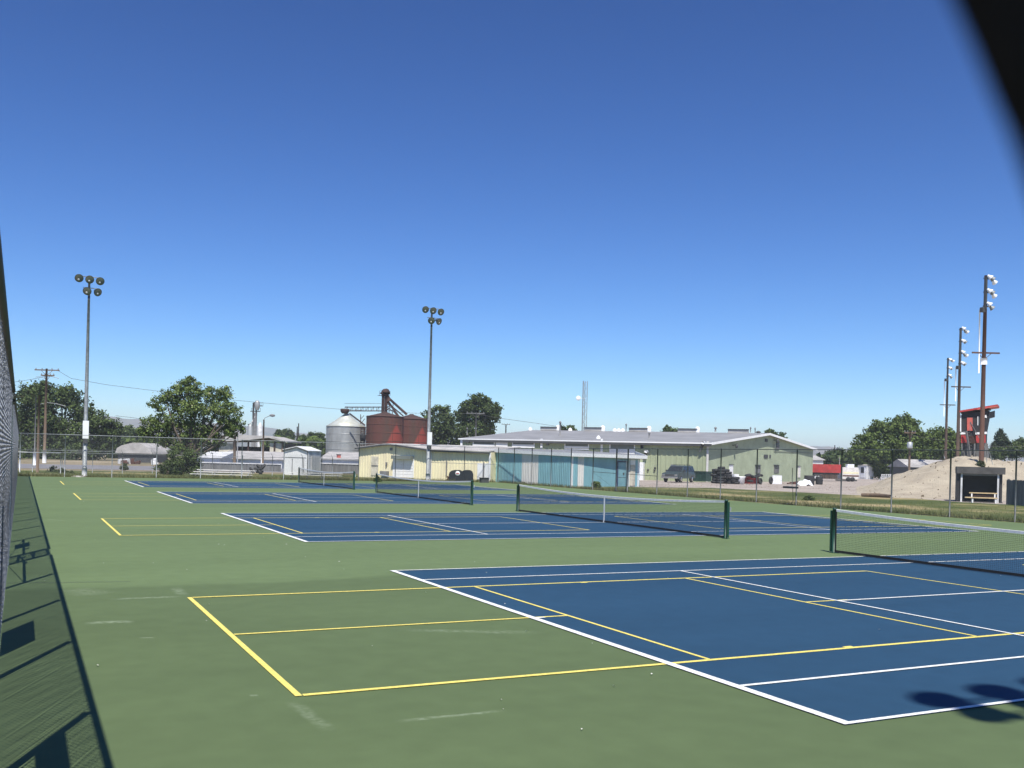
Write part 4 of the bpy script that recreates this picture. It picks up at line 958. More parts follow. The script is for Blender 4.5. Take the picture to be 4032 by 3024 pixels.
field_pole('middle ball field light pole, just left of the press box', 3769, 1291, 114, 'timber_dark', [(3789, 1298, 3), (3789, 1345, 2), (3789, 1391, 3), (3789, 1432, 2)], (3738, 3814, 1523), 0, 1580)
field_pole('shortest farthest ball field light pole, leftmost of the three', 3722, 1409, 146, 'timber_dark', [(3731, 1416, 3), (3731, 1449, 2), (3731, 1481, 2)], (3695, 3755, 1594), 0, 1640)

# overhead wires
def wire(label, pts, d, r=.02, sag=0):
    q = MB()
    q.tube([V(x, y, dd) for (x, y), dd in zip(pts, d)], r, 4); o = q.build('overhead_wire', 'dark_grey'); tag(o, label, 'wire', 'overhead wires')
wire('long overhead wire crossing the sky behind the left light pole and near tree', [(226, 1458), (280, 1490), (420, 1515), (597, 1537), (906, 1574), (1100, 1592), (1362, 1613), (1640, 1627), (1871, 1629)], [123, 125, 128, 132, 140, 145, 152, 160, 165], .022)
wire('overhead wire running right from the dark tree to the roof of the green building', [(1871, 1629), (1975, 1648), (2080, 1662), (2195, 1679)], [165, 175, 190, 205], .03)
wire('short overhead wire left of the utility pole with two crossarms', [(58, 1504), (110, 1496), (150, 1489), (176, 1480)], [123]*4, .02)
wire('wire from the transformer pole toward the press box', [(3584, 1712), (3650, 1725), (3715, 1735), (3768, 1738)], [118, 116, 114, 113], .025)
wire('thin low overhead wire before the distant hills at left', [(455, 1637), (520, 1644), (560, 1650)], [180, 185, 190], .03)
wire('pale cable above the dark hedge at far right', [(3890, 1757), (3960, 1759), (4060, 1757)], [100]*3, .02)

# ------------------------------------------------------------------ air
q = MB(); q.box(-6500, 6500, -300, 6500, -3, 128); hz_ = q.build('haze', 'white'); tag(hz_, 'thin blue air haze over the whole scene', 'haze', kind='stuff')
hm = bpy.data.materials.new('air_haze'); hm.use_nodes = True; hm.node_tree.nodes.clear()
ho_ = hm.node_tree.nodes.new('ShaderNodeOutputMaterial'); hv = hm.node_tree.nodes.new('ShaderNodeVolumePrincipled')
hv.inputs['Color'].default_value = (.86, .93, 1, 1); hv.inputs['Density'].default_value = .00025; hv.inputs['Anisotropy'].default_value = .0
hm.node_tree.links.new(hv.outputs[0], ho_.inputs['Volume']); hz_.data.materials[0] = hm

# ================================================================== RIGHT SIDE
# dirt mound
def smooth(t): t = max(0, min(1, t)); return t*t*(3-2*t)
prof = [(3380, 0), (3440, .45), (3512, 1.28), (3600, 1.95), (3690, 2.75), (3764, 3.2), (3800, 3.32), (3850, 3.28), (3911, 3.0), (4032, 2.95), (4300, 2.9), (4450, 2.5)]
def hc(px):
    for (a, ha), (b, hb_) in zip(prof, prof[1:]):
        if a <= px <= b: return ha+(hb_-ha)*(px-a)/(b-a)
    return 0
mo = MB(); nx, nd = 110, 46; vs = []
for i in range(nx+1):
    px = 3375+(4460-3375)*i/nx
    for j in range(nd+1):
        d = 66+(112-66)*j/nd
        k = smooth((d-68)/20) if d < 88 else (1 if d < 96 else smooth((112-d)/16))
        a = A(px, d); z = hc(px)*k-.03
        z += .09*k*(math.sin(a.x*2.1+a.y*.7)+math.sin(a.y*2.7-a.x*1.3)*.6+.7*math.sin(a.x*5.3+a.y*4.1)*.6)+random.uniform(-.035, .035)*k
        vs.append((a.x, a.y, z))
mo.add(vs, [(i*(nd+1)+j, (i+1)*(nd+1)+j, (i+1)*(nd+1)+j+1, i*(nd+1)+j+1) for i in range(nx) for j in range(nd)], True)
struct('dirt_mound', mo, 'sand')

# loose stones and clods on the mound and lot, litter on the court
rnd = random.Random(17); q = MB()
def stone(p_, s_):
    a_, b_, c_ = (Vector((rnd.gauss(0, 1), rnd.gauss(0, 1), rnd.gauss(0, 1))).normalized()*s_*rnd.uniform(.6, 1.2) for _ in range(3))
    q.add([p_+a_, p_-a_, p_+b_, p_-b_, p_+c_*.7, p_-c_*.7], [(0,2,4), (2,1,4), (1,3,4), (3,0,4), (2,0,5), (1,2,5), (3,1,5), (0,3,5)])
for i in range(300):
    px = rnd.uniform(3420, 4300); d_ = rnd.uniform(67, 95); kk = smooth((d_-68)/20) if d_ < 88 else 1
    a = A(px, d_); stone(addz(a, hc(px)*kk+.02), rnd.uniform(.03, .09) if rnd.random() < .93 else rnd.uniform(.12, .22))
for i in range(260):
    a = A(rnd.uniform(2560, 3500), rnd.uniform(88, 112)); stone(addz(a, .0), rnd.uniform(.03, .09))
o = q.build('stones', 'stone'); tag(o, 'loose brown stones and clods scattered over mound and gravel', 'stones', kind='stuff')
q = MB()
for i in range(240):
    x, y = rnd.uniform(.2, 34), rnd.uniform(6, 60)**1.0; s_ = rnd.uniform(.008, .022); a_ = rnd.uniform(0, 3.1); dx, dy = math.cos(a_)*s_, math.sin(a_)*s_
    q.add([(x-dx, y-dy, .016), (x+dy*.5, y-dx*.5, .02), (x+dx, y+dy, .018), (x-dy*.5, y+dx*.5, .024)], [(0,1,2,3)])
o = q.build('leaf_litter', 'plank'); tag(o, 'tiny dry leaf bits scattered over the court surface', 'leaf litter', kind='stuff')

# dugout
DA, DB = A(3775, 65), A(3944, 64); W_ = Wall(DA, DB); dug = bld('dugout', 'small dark open front dugout with white corner posts at the mound foot', 'dugout', DA)
zr0, zr1 = Z(3860, 1866, 65), Z(3860, 1839, 65)
q = MB(); W_.box(q, 0, W_.len, -.05, zr0, -2.0, -1.9); W_.box(q, -.1, .08, -.05, zr0, -2.0, .08); W_.box(q, W_.len-.08, W_.len+.06, -.05, zr0, -2, 0); q.build('wall', 'charcoal', dug)
q = MB(); W_.box(q, -.12, W_.len+.2, zr0, zr1, -2.2, .35); q.build('roof', 'roof_board', dug)
for s_ in (.18, W_.len-.2): q = MB(); W_.box(q, s_-.055, s_+.055, -.03, zr0, .08, .2); q.build('post', 'white_dirty', dug)
q = MB(); W_.box(q, .2, W_.len-.2, zr0-.12, zr0-.01, .05, .12); q.build('header', 'grey', dug)
q = MB(); W_.box(q, -.1, W_.len+.1, -.04, .03, -2.1, .1); q.build('floor', 'charcoal', dug)
BA, BB = A(3806, 63.5), A(3930, 63.0); W_ = Wall(BA, BB); bn = thing('bench', 'wooden slatted bench in front of the dugout', 'bench', tuple(BA))
q = MB(); zz = Z(3860, 1942, 63.5); W_.box(q, .2, W_.len, zz-.02, zz+.05, -.15, .0); q.build('backrest', 'bench_gold', bn)
q = MB(); zz = Z(3860, 1960, 63.5); W_.box(q, -.1, W_.len-.05, zz-.02, zz+.05, .02, .34); q.build('seat', 'bench_gold', bn)
for s_ in (.35, W_.len-.15): 
    q = MB(); W_.box(q, s_-.04, s_+.04, 0, zz-.02, .02, .3); W_.box(q, s_-.04, s_+.04, zz-.02, Z(3860, 1942, 63.5), -.07, -.01); q.build('leg', 'white', bn)
q = MB(); W_.box(q, .4, W_.len-.2, zz+.1, zz+.16, -.1, -.04); q.build('slat', 'rust_dark', bn)
# wood fence right of dugout
WA, WB = A(3966, 61.5), A(4180, 56); W_ = Wall(WA, WB); wf = thing('board_fence', 'grey vertical board fence right of the dugout', 'fence', tuple(WA))
hh = Z(3975, 1889, 61.5); q = MB(); s_ = 0
random.seed(3)
while s_ < W_.len:
    W_.box(q, s_, s_+.13, -.05, hh+random.uniform(-.03, .02), 0, .022+random.uniform(0, .01)); s_ += .14
q.build('boards', 'timber_grey', wf); q = MB(); W_.box(q, 0, W_.len, .4, .5, -.06, -.001); W_.box(q, 0, W_.len, hh-.35, hh-.25, -.06, -.001); q.build('rails', 'timber_grey', wf)
for s_ in (0, 2.4, 4.8): q = MB(); W_.box(q, s_-.05, s_+.05, -.05, hh+.05, -.16, -.06); q.build('post', 'timber_grey', wf)
# short chain link backstop panel standing on the mound right of the press box
BP = thing('backstop_screen', 'leaning chain link panel on the mound beneath the press box', 'fence', tuple(A(3840, 84)))
z0_ = 2.9
def bpole(x0, y0, x1, y1): return [V(x0, y0, 84), V(x1, y1, 84)]
q = MB(); q.tube(bpole(3885, 1745, 3912, 1840), .03, 6); q.tube(bpole(3715, 1790, 3720, 1805), .03, 6); q.tube(bpole(3885, 1772, 3885, 1840), .03, 6); q.build('frame', 'galv', BP)
pa_, pb_ = A(3846, 84), A(3905, 84)
mesh_bay(BP, (pa_.x, pa_.y), (pb_.x, pb_.y), 2.9, 1.6, 'wire_dull', .0012)

# press box on stilts
d = 92; KA, KB = A(3783, d), A(3890, d-1.15); W_ = Wall(KA, KB); kb = bld('press_box', 'red and charcoal press box on stilts with slanting red roof', 'press box', KA)
zf, zt = Z(3830, 1745, d), Z(3830, 1713, d)   # floor, top of red band bottom/top
zup = Z(3830, 1703, d)
def wpoly(pts, o=0, th=2.4, m='charcoal', nm='wall', par=None):
    q = MB(); ps = []
    for x, y in pts:
        s_, z_ = W_.sz(x, y); ps.append(W_.pt(s_, z_, o))
    q.prism(ps, -W_.n*th); return q.build(nm, m, par or kb)
wpoly([(3784, 1745), (3880, 1745), (3881, 1700), (3896, 1618), (3790, 1626), (3783, 1640)], 0, 2.4, 'charcoal', 'upper_wall')
for a_, b_ in ((3784, 3812), (3843, 3881)): wpoly([(a_, 1744), (b_, 1744), (b_, 1712), (a_, 1709)], .05, .06, 'red', 'red_band')
for a_, b_ in ((3783, 3806), (3841, 3886)): wpoly([(a_, 1711), (b_, 1709), (b_, 1700), (a_, 1703)], .1, .1, 'white', 'trim_board')
wpoly([(3781, 1700), (3785, 1700), (3785, 1632), (3781, 1636)], .06, .08, 'white', 'corner_post')
dr = wpoly([(3806, 1698), (3833, 1698), (3833, 1643), (3806, 1643)], .07, .07, 'charcoal', 'door_frame')
wpoly([(3808, 1696), (3830, 1696), (3830, 1645), (3808, 1645)], .10, .05, 'red_faded', 'door')
for x in (3851, 3869): wpoly([(x-2, 1675), (x+1, 1675), (x+1, 1640), (x-2, 1640)], .05, .05, 'white', 'window_trim')
wpoly([(3853, 1672), (3867, 1672), (3867, 1642), (3853, 1642)], .03, .03, 'glass', 'window')
wpoly([(3871, 1643), (3886, 1646), (3884, 1634), (3870, 1634)], .06, .06, 'white', 'sign_plate')
wpoly([(3812, 1745), (3841, 1745), (3841, 1716), (3812, 1716)], .04, .04, 'rust_dark', 'hatch')
s0_, z0_ = W_.sz(3784, 1624); s1_, z1_ = W_.sz(3929, 1601)
q = MB(); q.prism([W_.pt(s0_-.1, z0_, .35), W_.pt(s1_, z1_, .35), W_.pt(s1_, z1_+.2, .35), W_.pt(s0_-.1, z0_+.16, .35)], -W_.n*3.1); ro = q.build('roof', 'red', kb)
q = MB(); q.prism([W_.pt(s0_+1.4, z0_+.22, .38), W_.pt(s1_, z1_-.02, .38), W_.pt(s1_, z1_+.08, .38), W_.pt(s0_+1.4, z0_+.32, .38)], -W_.n*.03); q.build('roof_trim', 'red_faded', ro)
q = MB(); q.prism([W_.pt(s0_, z0_-.12, .2), W_.pt(s1_-.7, z1_-.22, .2), W_.pt(s1_-.7, z1_-.02, .2), W_.pt(s0_, z0_-.0, .2)], -W_.n*2.8); q.build('roof_underside', 'charcoal', ro)
q = MB(); s_, z_ = W_.sz(3907, 1633); q.obox(W_.pt(s_-.18, z_-.35, .3), W_.d*.4+Vector((0,0,.12)), -W_.n*.4, (.0, 0, .6)); q.build('loudspeaker', 'plastic_black', kb)
q = MB(); s_, z_ = W_.sz(3840, 1745); wpoly([(3786, 1800), (3890, 1808), (3884, 1745), (3786, 1745)], -.3, 1.8, 'timber_grey', 'skirt')
for x in (3788, 3812, 3838, 3880): q = MB(); s_, z_ = W_.sz(x, 1745); W_.box(q, s_-.06, s_+.06, 2.6, z_, -.1, .02); q.build('stilt', 'timber_grey', kb)
q = MB(); sA = W_.sz(3806, 1698); sB = W_.sz(3822, 1800)
for o_ in (.12, .75): q.bar(W_.pt(sA[0], sA[1], o_), W_.pt(sB[0], sB[1], o_), .05, .16)
for k in range(8): 
    f = (k+.5)/8; q.box(*(lambda p_: (p_.x-.05, p_.x+.05, p_.y-.3, p_.y+.3, p_.z, p_.z+.04))(W_.pt(sA[0]+(sB[0]-sA[0])*f, sA[1]+(sB[1]-sA[1])*f, .43)))
q.build('stair', 'timber_grey', kb)
q = MB(); q.bar(W_.pt(sA[0]+.3, sA[1]+.9, .1), W_.pt(sB[0]+1.2, sB[1]+.9, .5), .04); q.bar(W_.pt(sA[0]+.3, sA[1], .1), W_.pt(sA[0]+.3, sA[1]+.9, .1), .04); q.build('stair_rail', 'grey', kb)

# grey barn roof behind the mound
a, b = A(3582, 150), A(3712, 150); W_ = Wall(a, b); gbn = bld('grey_roofed_barn', 'low barn with pale grey metal roof under the right hand trees', 'barn', a)
z1, z0 = Z(3640, 1809, 150), Z(3640, 1841, 150)
q = MB(); q.prism([W_.pt(-.3, z0, .4), W_.pt(-.3, z1, -4), W_.pt(-.3, z0, -8)], W_.d*(W_.len+3)); q.build('roof', 'roof_pale', gbn)
q = MB(); W_.box(q, 0, W_.len+2, -.1, z0, -7.6, 0); q.build('wall', 'dark_grey', gbn)

# small white shed with a door in the gravel lot
d = 172; a, b, c = A(3377, d+2), A(3413, d), A(3439, d+3); w1, w2 = Wall(a, b), Wall(b, c)
ws = bld('garden_shed', 'tiny white shed with small windowed door in the gravel lot', 'shed', b)
z1, zp = Z(3413, 1832, d), Z(3405, 1820, d)
q = MB(); w1.box(q, 0, w1.len, -.1, z1, -.1, 0); q.build('front_wall', 'white', ws); q = MB(); w2.rib(q, 0, w2.len, -.1, lambda s: z1-.1, .3, .03); q.build('side_wall', 'white_dirty', ws)
q = MB(); cc = (a+c)/2; q.add([addz(a+w1.n*.2, z1), addz(b+w1.n*.2+w2.n*.2, z1), addz(c+w2.n*.2, z1), addz(a+(c-b), z1), addz(cc, zp)], [(0,1,4), (1,2,4), (2,3,4), (3,0,4), (3,2,1,0)]); q.build('roof', 'roof_pale', ws)
q = MB(); w1.pbox(q, 3388, 1838, 3406, 1880, .0, .05); dd = q.build('door', 'white_bright', ws); q = MB(); w1.pbox(q, 3391, 1840, 3403, 1862, .05, .08); q.build('pane', 'glass', dd)
# red trailer
d = 138; a, b = A(3199, d), A(3313, d); W_ = Wall(a, b); rtk = thing('red_trailer', 'long red box trailer standing in the gravel lot right of green building', 'trailer', tuple(a))
z0, z1 = Z(3250, 1861, d), Z(3250, 1828, d)
q = MB(); W_.box(q, 0, W_.len, z0, z1, -2.3, 0); 
for k in range(9): W_.box(q, W_.len*k/9, W_.len*k/9+.08, z0, z1, 0, .04)
q.build('bed', 'red', rtk); q = MB(); W_.box(q, .2, W_.len-.2, z0-.25, z0, -2, -.3); q.build('chassis', 'dark_grey', rtk)
for s_ in (.55, 1.0): 
    for o_ in (-.15, -2.1):
        q = MB(); q.lathe(W_.pt(s_ if s_ < .9 else W_.len*.22, .5, o_), [(0, -.14), (.42, -.14), (.5, -.1), (.5, .1), (.42, .14), (0, .14)], 16, W_.n); wh = q.build('wheel', 'rubber', rtk)
        q = MB(); q.lathe(W_.pt(s_ if s_ < .9 else W_.len*.22, .5, o_), [(.22, .145), (.18, .17), (0, .17)], 12, W_.n); q.build('rim', 'white_dirty', wh)
# dark board fence and house behind trailer
slabhouse('distant_house', 'small white building seen above the red trailer', 'house', 3200, 3241, 1810, 1835, 175, 5, 'roof_pale', 'white_dirty', .8)
a, b = A(3225, 165), A(3345, 165); W_ = Wall(a, b); t_ = thing('board_fence', 'dark board fence low behind the red trailer', 'fence', tuple(a)); q = MB(); hh = Z(3250, 1868, 165); W_.rib(q, 0, W_.len, -.1, lambda s: hh, .4, .03); q.build('boards', 'timber_dark', t_)
# cream camper
d = 140; a, b = A(3318, d), A(3384, d); W_ = Wall(a, b); cp = thing('camper_trailer', 'old cream camper trailer with a rusty stripe beside the tiny white shed', 'camper', tuple(a))
z0, z1 = Z(3350, 1886, d), Z(3350, 1840, d)
q = MB(); L_ = W_.len; pr = [(0, z0), (L_*.9, z0), (L_, z0+.4), (L_, z1-.35), (L_*.93, z1), (.1, z1), (0, z1-.2)]
q.prism([W_.pt(s_, z_, 0) for s_, z_ in pr], -W_.n*2); q.build('body', 'offwhite', cp)
q = MB(); W_.box(q, .03, L_-.05, z0+.35, z0+.55, 0, .02); q.build('stripe', 'rust', cp); q = MB(); W_.box(q, .1, L_-.1, z0+.75, z0+1.0, 0, .02); q.build('cream_band', 'cream', cp)
for s_ in (L_*.35, L_*.6): q = MB(); q.lathe(W_.pt(s_, .33, .0), [(0, -.1), (.33, -.1), (.33, .1), (0, .1)], 14, W_.n); q.build('wheel', 'rubber', cp)
q = MB(); W_.box(q, L_*.35, L_*.75, z1, z1+.45, -1.2, -.4); q.build('roof_unit', 'white_bright', cp)
q = MB(); W_.box(q, -.5, L_*.9, z0-.3, z0-.12, -1.5, -.1); q.build('chassis', 'dark_grey', cp)
# white frames under the trees
for k, px in enumerate((3473, 3481, 3490, 3499, 3506)):
    d = 150; a = A(px, d); t_ = MB(); hh = Z(px, 1868, d)
    t_.bar((a.x-.12, a.y, 0), (a.x-.02, a.y, hh), .05); t_.bar((a.x+.25, a.y, 0), (a.x+.08, a.y, hh), .05); t_.bar((a.x-.15, a.y, hh), (a.x+.25, a.y, hh), .06); t_.bar((a.x-.1, a.y+.5, 0), (a.x, a.y, hh), .04)
    tag(t_.build('white_trestle', 'white'), 'one of five small white trestles in a row under the right hand trees', 'trestle', 'white trestles under the trees')
# log on the gravel edge
a, b = G(3394, 1955), G(3506, 1961); q = MB(); q.tube([a+Vector((0,0,.12)), (a+b)/2+Vector((0,0,.15)), b+Vector((0,0,.12))], [.13, .15, .12], 10)
tag(q.build('log', 'timber'), 'brown log lying at the gravel edge in front of the mound', 'log')

# SUV
def suv():
    px, d = 2674, 104.5; a = A(px, d); az = math.atan2(a.x, a.y)+math.pi+R(24)
    t_ = thing('parked_suv', 'grey green SUV parked nose out beside the green building', 'car', (a.x, a.y, 0), rz=math.pi/2-az)
    W2 = .92
    side = [(-2.3, .45), (-2.35, .8), (-2.32, 1.02), (-2.15, 1.12), (-1.95, 1.72), (-1.7, 1.80), (.25, 1.80), (.55, 1.72), (1.10, 1.18), (1.3, 1.10), (2.15, .98), (2.3, .88), (2.35, .55), (2.3, .42)]
    q = MB(); n_ = len(side)
    for sgn in (-1, 1): pass
    def wy(z): return W2 if z < 1.12 else W2-.17*(z-1.12)/.68
    vs = [(x, -wy(z), z) for x, z in side]+[(x, wy(z), z) for x, z in side]
    q.add(vs, [tuple(range(n_)), tuple(reversed(range(n_, 2*n_)))]+[(i, n_+i, n_+(i+1) % n_, (i+1) % n_) for i in range(n_)]); q.build('body', 'car_paint', t_, False)
    def side_pane(x0, x1, z0, z1, x0t, x1t):
        for sgn in (-1, 1):
            q = MB(); o = .012; q.add([(x0, sgn*(wy(z0)+o), z0), (x1, sgn*(wy(z0)+o), z0), (x1t, sgn*(wy(z1)+o), z1), (x0t, sgn*(wy(z1)+o), z1)], [(0,1,2,3)]); q.build('side_window', 'glass', t_, False)
    side_pane(-2.0, -1.2, 1.2, 1.66, -1.85, -1.2); side_pane(-1.1, -.25, 1.2, 1.66, -1.1, -.25); side_pane(-.15, .85, 1.2, 1.66, -.15, .50)
    q = MB(); q.add([(1.105+.02, -.80, 1.20), (1.125, .80, 1.20), (.60, .70, 1.70), (.60, -.70, 1.70)], [(0,1,2,3)]); q.build('windscreen', 'glass', t_, False)
    q = MB(); q.box(2.30, 2.44, -.93, .93, .42, .62); q.build('bumper', 'chrome', t_, False)
    q = MB(); q.box(2.27, 2.36, -.5, .5, .66, .86); q.build('grille', 'dark_grey', t_, False)
    for s_ in (-1, 1):
        q = MB(); q.box(2.26, 2.355, s_*.72-.17, s_*.72+.17, .68, .86); q.build('headlight', 'chrome', t_, False)
        q = MB(); q.box(.75, .95, s_*1.03-.09, s_*1.03+.09, 1.14, 1.32); q.build('wing_mirror', 'dark_grey', t_, False)
        for x in (1.45, -1.4):
            q = MB(); q.lathe((x, s_*.84, .38), [(0, -.12), (.3, -.12), (.38, -.08), (.38, .08), (.3, .12), (0, .12)], 18, (0, 1, 0)); wh = q.build('wheel', 'rubber', t_, False)
            q = MB(); q.lathe((x, s_*.97, .38), [(.22, 0), (.18, .02*s_), (0, .02*s_)], 12, (0, 1, 0)); q.build('rim', 'chrome', wh, False)
    q = MB()
    for s_ in (-.6, .6): q.box(-1.6, .1, s_-.02, s_+.02, 1.86, 1.9)
    for x in (-1.4, -.1): q.box(x-.02, x+.02, -.6, .6, 1.86, 1.9); 
    for x in (-1.5, 0): 
        for s_ in (-.6, .6): q.box(x-.02, x+.02, s_-.02, s_+.02, 1.8, 1.86)
    q.build('roof_rack', 'dark_grey', t_, False)
suv()
q = MB(); wl.pbox(q, 2644, 1829, 2662, 1850, .05, .4); q.build('wall_unit', 'grey', gb)
# dumpster
a, b = A(2731, 108), A(2781, 107); W_ = Wall(a, b); t_ = thing('dumpster', 'dark green dumpster between the SUV and the corner of green building', 'dumpster', tuple(a))
hh = Z(2755, 1857, 108); q = MB(); W_.box(q, 0, W_.len, .1, hh, -1.3, 0)
for k in range(6): W_.box(q, W_.len*k/5.5, W_.len*k/5.5+.06, .1, hh, 0, .05)
W_.box(q, -.04, W_.len+.04, hh-.1, hh, -1.34, .07); q.build('bin_body', 'dumpster', t_); q = MB(); W_.box(q, -.02, W_.len+.02, hh, hh+.05, -1.32, .05); q.build('lid', 'plastic_black', t_)
# tyre pile: each stack a thing
def tyre(mb_, c, r=.42, w_=.24, tilt=0, axis=None):
    ax = axis or (math.sin(tilt), 0, math.cos(tilt))
    mb_.lathe(c, [(r*.55, -w_/2), (r*.85, -w_/2), (r, -w_*.3), (r, w_*.3), (r*.85, w_/2), (r*.55, w_/2), (r*.5, 0), (r*.55, -w_/2)], 16, ax)
random.seed(11)
tp = [(2820, 104, 6), (2840, 103.2, 7), (2862, 103.5, 6), (2880, 103, 4), (2896, 102.6, 3), (2850, 105, 6)]
labs = ['leftmost stack of old tyres against the green gable wall', 'tallest tyre stack, second from left by the gable wall', 'third tyre stack from the left', 'lower tyre stack right of the tall ones', 'rightmost lowest tyre stack beside the white tub', 'tyre stack at the back between tall ones']
for (px, d, n_), lab in zip(tp, labs):
    a = A(px, d); t_ = thing('tyre_stack', lab, 'tyres', tuple(a), 'old tyres piled by the green building')
    for k in range(n_):
        q = MB(); tyre(q, (a.x+random.uniform(-.12, .12), a.y+random.uniform(-.12, .12), .14+.255*k), random.uniform(.40, .5), .25, random.uniform(-.12, .12)); q.build('tyre', 'rubber', t_)
# red scrap pile with tyres, white tub, white panel, tarp, barrels
a = A(2960, 104); t_ = thing('equipment_heap', 'red and black heap of equipment right of the tyres', 'scrap heap', tuple(a))
q = MB(); q.box(a.x-.75, a.x+.75, a.y-.3, a.y+.3, .05, .75); q.bar((a.x-.9, a.y-.3, .8), (a.x+.9, a.y-.3, .85), .1); q.build('red_box', 'red', t_)
q = MB()
for k in range(7): tyre(q, (a.x-.85+.28*k, a.y-.35+random.uniform(-.1, .1), .9+random.uniform(-.1, .12)), .35, .2, random.uniform(-.3, .3))
tyre(q, (a.x-.6, a.y-.5, .35), .35, .2); tyre(q, (a.x+.8, a.y-.5, .35), .34, .2, .1, (.3, -1, 0)); q.build('tyres', 'rubber', t_)
a = A(2912, 103); t_ = MB(); t_.lathe((a.x, a.y, 0), [(.35, 0), (.55, .1), (.62, .7), (.68, .82), (.58, .8), (.5, .2), (0, .15)], 16); t_.box(a.x-.9, a.x-.3, a.y-.3, a.y+.3, 0, 1.05)
tag(t_.build('white_tub', 'white'), 'broken white tub between tyre stacks and the red heap', 'tub')
a, b = A(3043, 108), A(3080, 108); W_ = Wall(a, b); t_ = MB(); W_.box(t_, 0, W_.len, 0, Z(3060, 1872, 108), -.08, 0); tag(t_.build('white_sheet', 'white_bright'), 'plain white sheet panel leaning in front of gable wall', 'panel')
a = A(3037, 107.5); t_ = MB(); tyre(t_, (a.x, a.y, .4), .42, .22, 0, (.5, -1, 0)); tag(t_.build('tyre', 'rubber'), 'single tyre standing against the left edge of the white sheet panel', 'tyre')
a = A(3171, 104); t_ = MB(); n_ = 14; vs = []
for i in range(n_+1):
    for j in range(9):
        u, v = i/n_*2-1, j/8*2-1; rr = max(0, 1-u*u*.9-v*v*.9); z = .55*math.sqrt(rr)*(1+.25*math.sin(u*7+v*3)+.15*math.sin(v*9)); vs.append((a.x+u*.95, a.y+v*.6, z-.02))
t_.add(vs, [(i*9+j, (i+1)*9+j, (i+1)*9+j+1, i*9+j+1) for i in range(n_) for j in range(8)], True); tag(t_.build('white_tarp', 'white_bright'), 'crumpled white tarp heap at the right end of the green building', 'tarp')
for px, d, yt, lab in ((3188, 108, 1872, 'wide dark barrel behind the white tarp heap'), (3227, 112, 1876, 'dark barrel right of the white tarp heap under the red trailer')):
    a = A(px, d); h = Z(px, yt, d); t_ = MB(); r_ = .55 if px < 3200 else .4; t_.lathe((a.x, a.y, 0), [(r_*.95, 0), (r_, .1), (r_, h-.1), (r_*.95, h), (r_*.8, h), (0, h-.03)], 16); t_.lathe((a.x, a.y, h/2), [(r_, 0), (r_+.03, .03), (r_, .06)], 16)
    tag(t_.build('barrel', 'rubber'), lab, 'barrel')
a = A(3135, 105); t_ = MB(); t_.bar((a.x-1.2, a.y, .15), (a.x+.9, a.y+.3, .4), .12); t_.bar((a.x-1.0, a.y-.2, .3), (a.x+.4, a.y, .12), .08); t_.box(a.x-.4, a.x+.4, a.y-.2, a.y+.2, .1, .35)
tag(t_.build('scrap_iron', 'rust'), 'low rusty scrap iron lying left of the white tarp heap', 'scrap')
# round black tank and clutter by the yellow building
c = A(1823, 82.5); bt_ = thing('black_tank', 'black rounded plastic tank standing by the yellow building long wall', 'tank', tuple(c))
right = Vector((r0.x, r0.y, 0)); dep = Vector((fw.x, fw.y, 0)).normalized()
def lump(cx, wd, hh, o, dpt): 
    q = MB(); pr = [(-1, 0), (-1, .62), (-.9, .8), (-.6, .95), (-.2, 1), (.5, 1), (.85, .88), (1, .62), (1, 0)]
    q.prism([c+right*(cx+u*wd)+Vector((0,0,z*hh))-dep*o for u, z in pr], dep*dpt); return q
q = lump(-.55, .62, 1.0, 0, 1.2).build('body', 'plastic_black', bt_)
q2 = lump(.35, .55, 1.02, -.15, 1.0).build('rear_body', 'plastic_black', bt_)
cc = c+right*(-.42)-dep*.02+Vector((0,0,.72)); q = MB(); q.lathe(cc, [(.20, 0), (.19, .015), (0, .015)], 16, tuple(-dep)); em = q.build('emblem', 'white', bt_); em.scale = (1, 1, 1)
q = MB(); q.obox(cc-dep*.03-right*.12-Vector((0,0,.05)), right*.24, dep*.005, (0,0,.09)); q.build('emblem_bar', 'red', em)
a = A(1769, 83); t_ = MB(); 
for k in range(8): t_.bar((a.x+random.uniform(-.3, .3), a.y+random.uniform(-.3, .3), .05), (a.x+random.uniform(-.4, .4), a.y+random.uniform(-.2, .2), random.uniform(.2, .5)), .08)
tag(t_.build('scrap_iron', 'rust'), 'small rusty clutter heap left of the black tank', 'scrap')
a = A(1913, 82); t_ = MB(); t_.box(a.x-.45, a.x+.25, a.y-.2, a.y+.2, .0, .38); t_.box(a.x-.5, a.x+.3, a.y-.25, a.y+.25, .38, .43); tag(t_.build('dark_crate', 'dark_grey'), 'low dark crate between the black tank and the teal building', 'crate')
a = A(1016, 92); t_ = MB(); random.seed(5)
for k in range(7): tyre(t_, (a.x+random.uniform(-.6, .6), a.y+random.uniform(-.4, .4), random.uniform(.2, .75)), .36, .2, random.uniform(-1.2, 1.2))
tag(t_.build('tyre_heap', 'rubber'), 'small heap of dark tyres behind the left bleachers before the board wall', 'tyres')

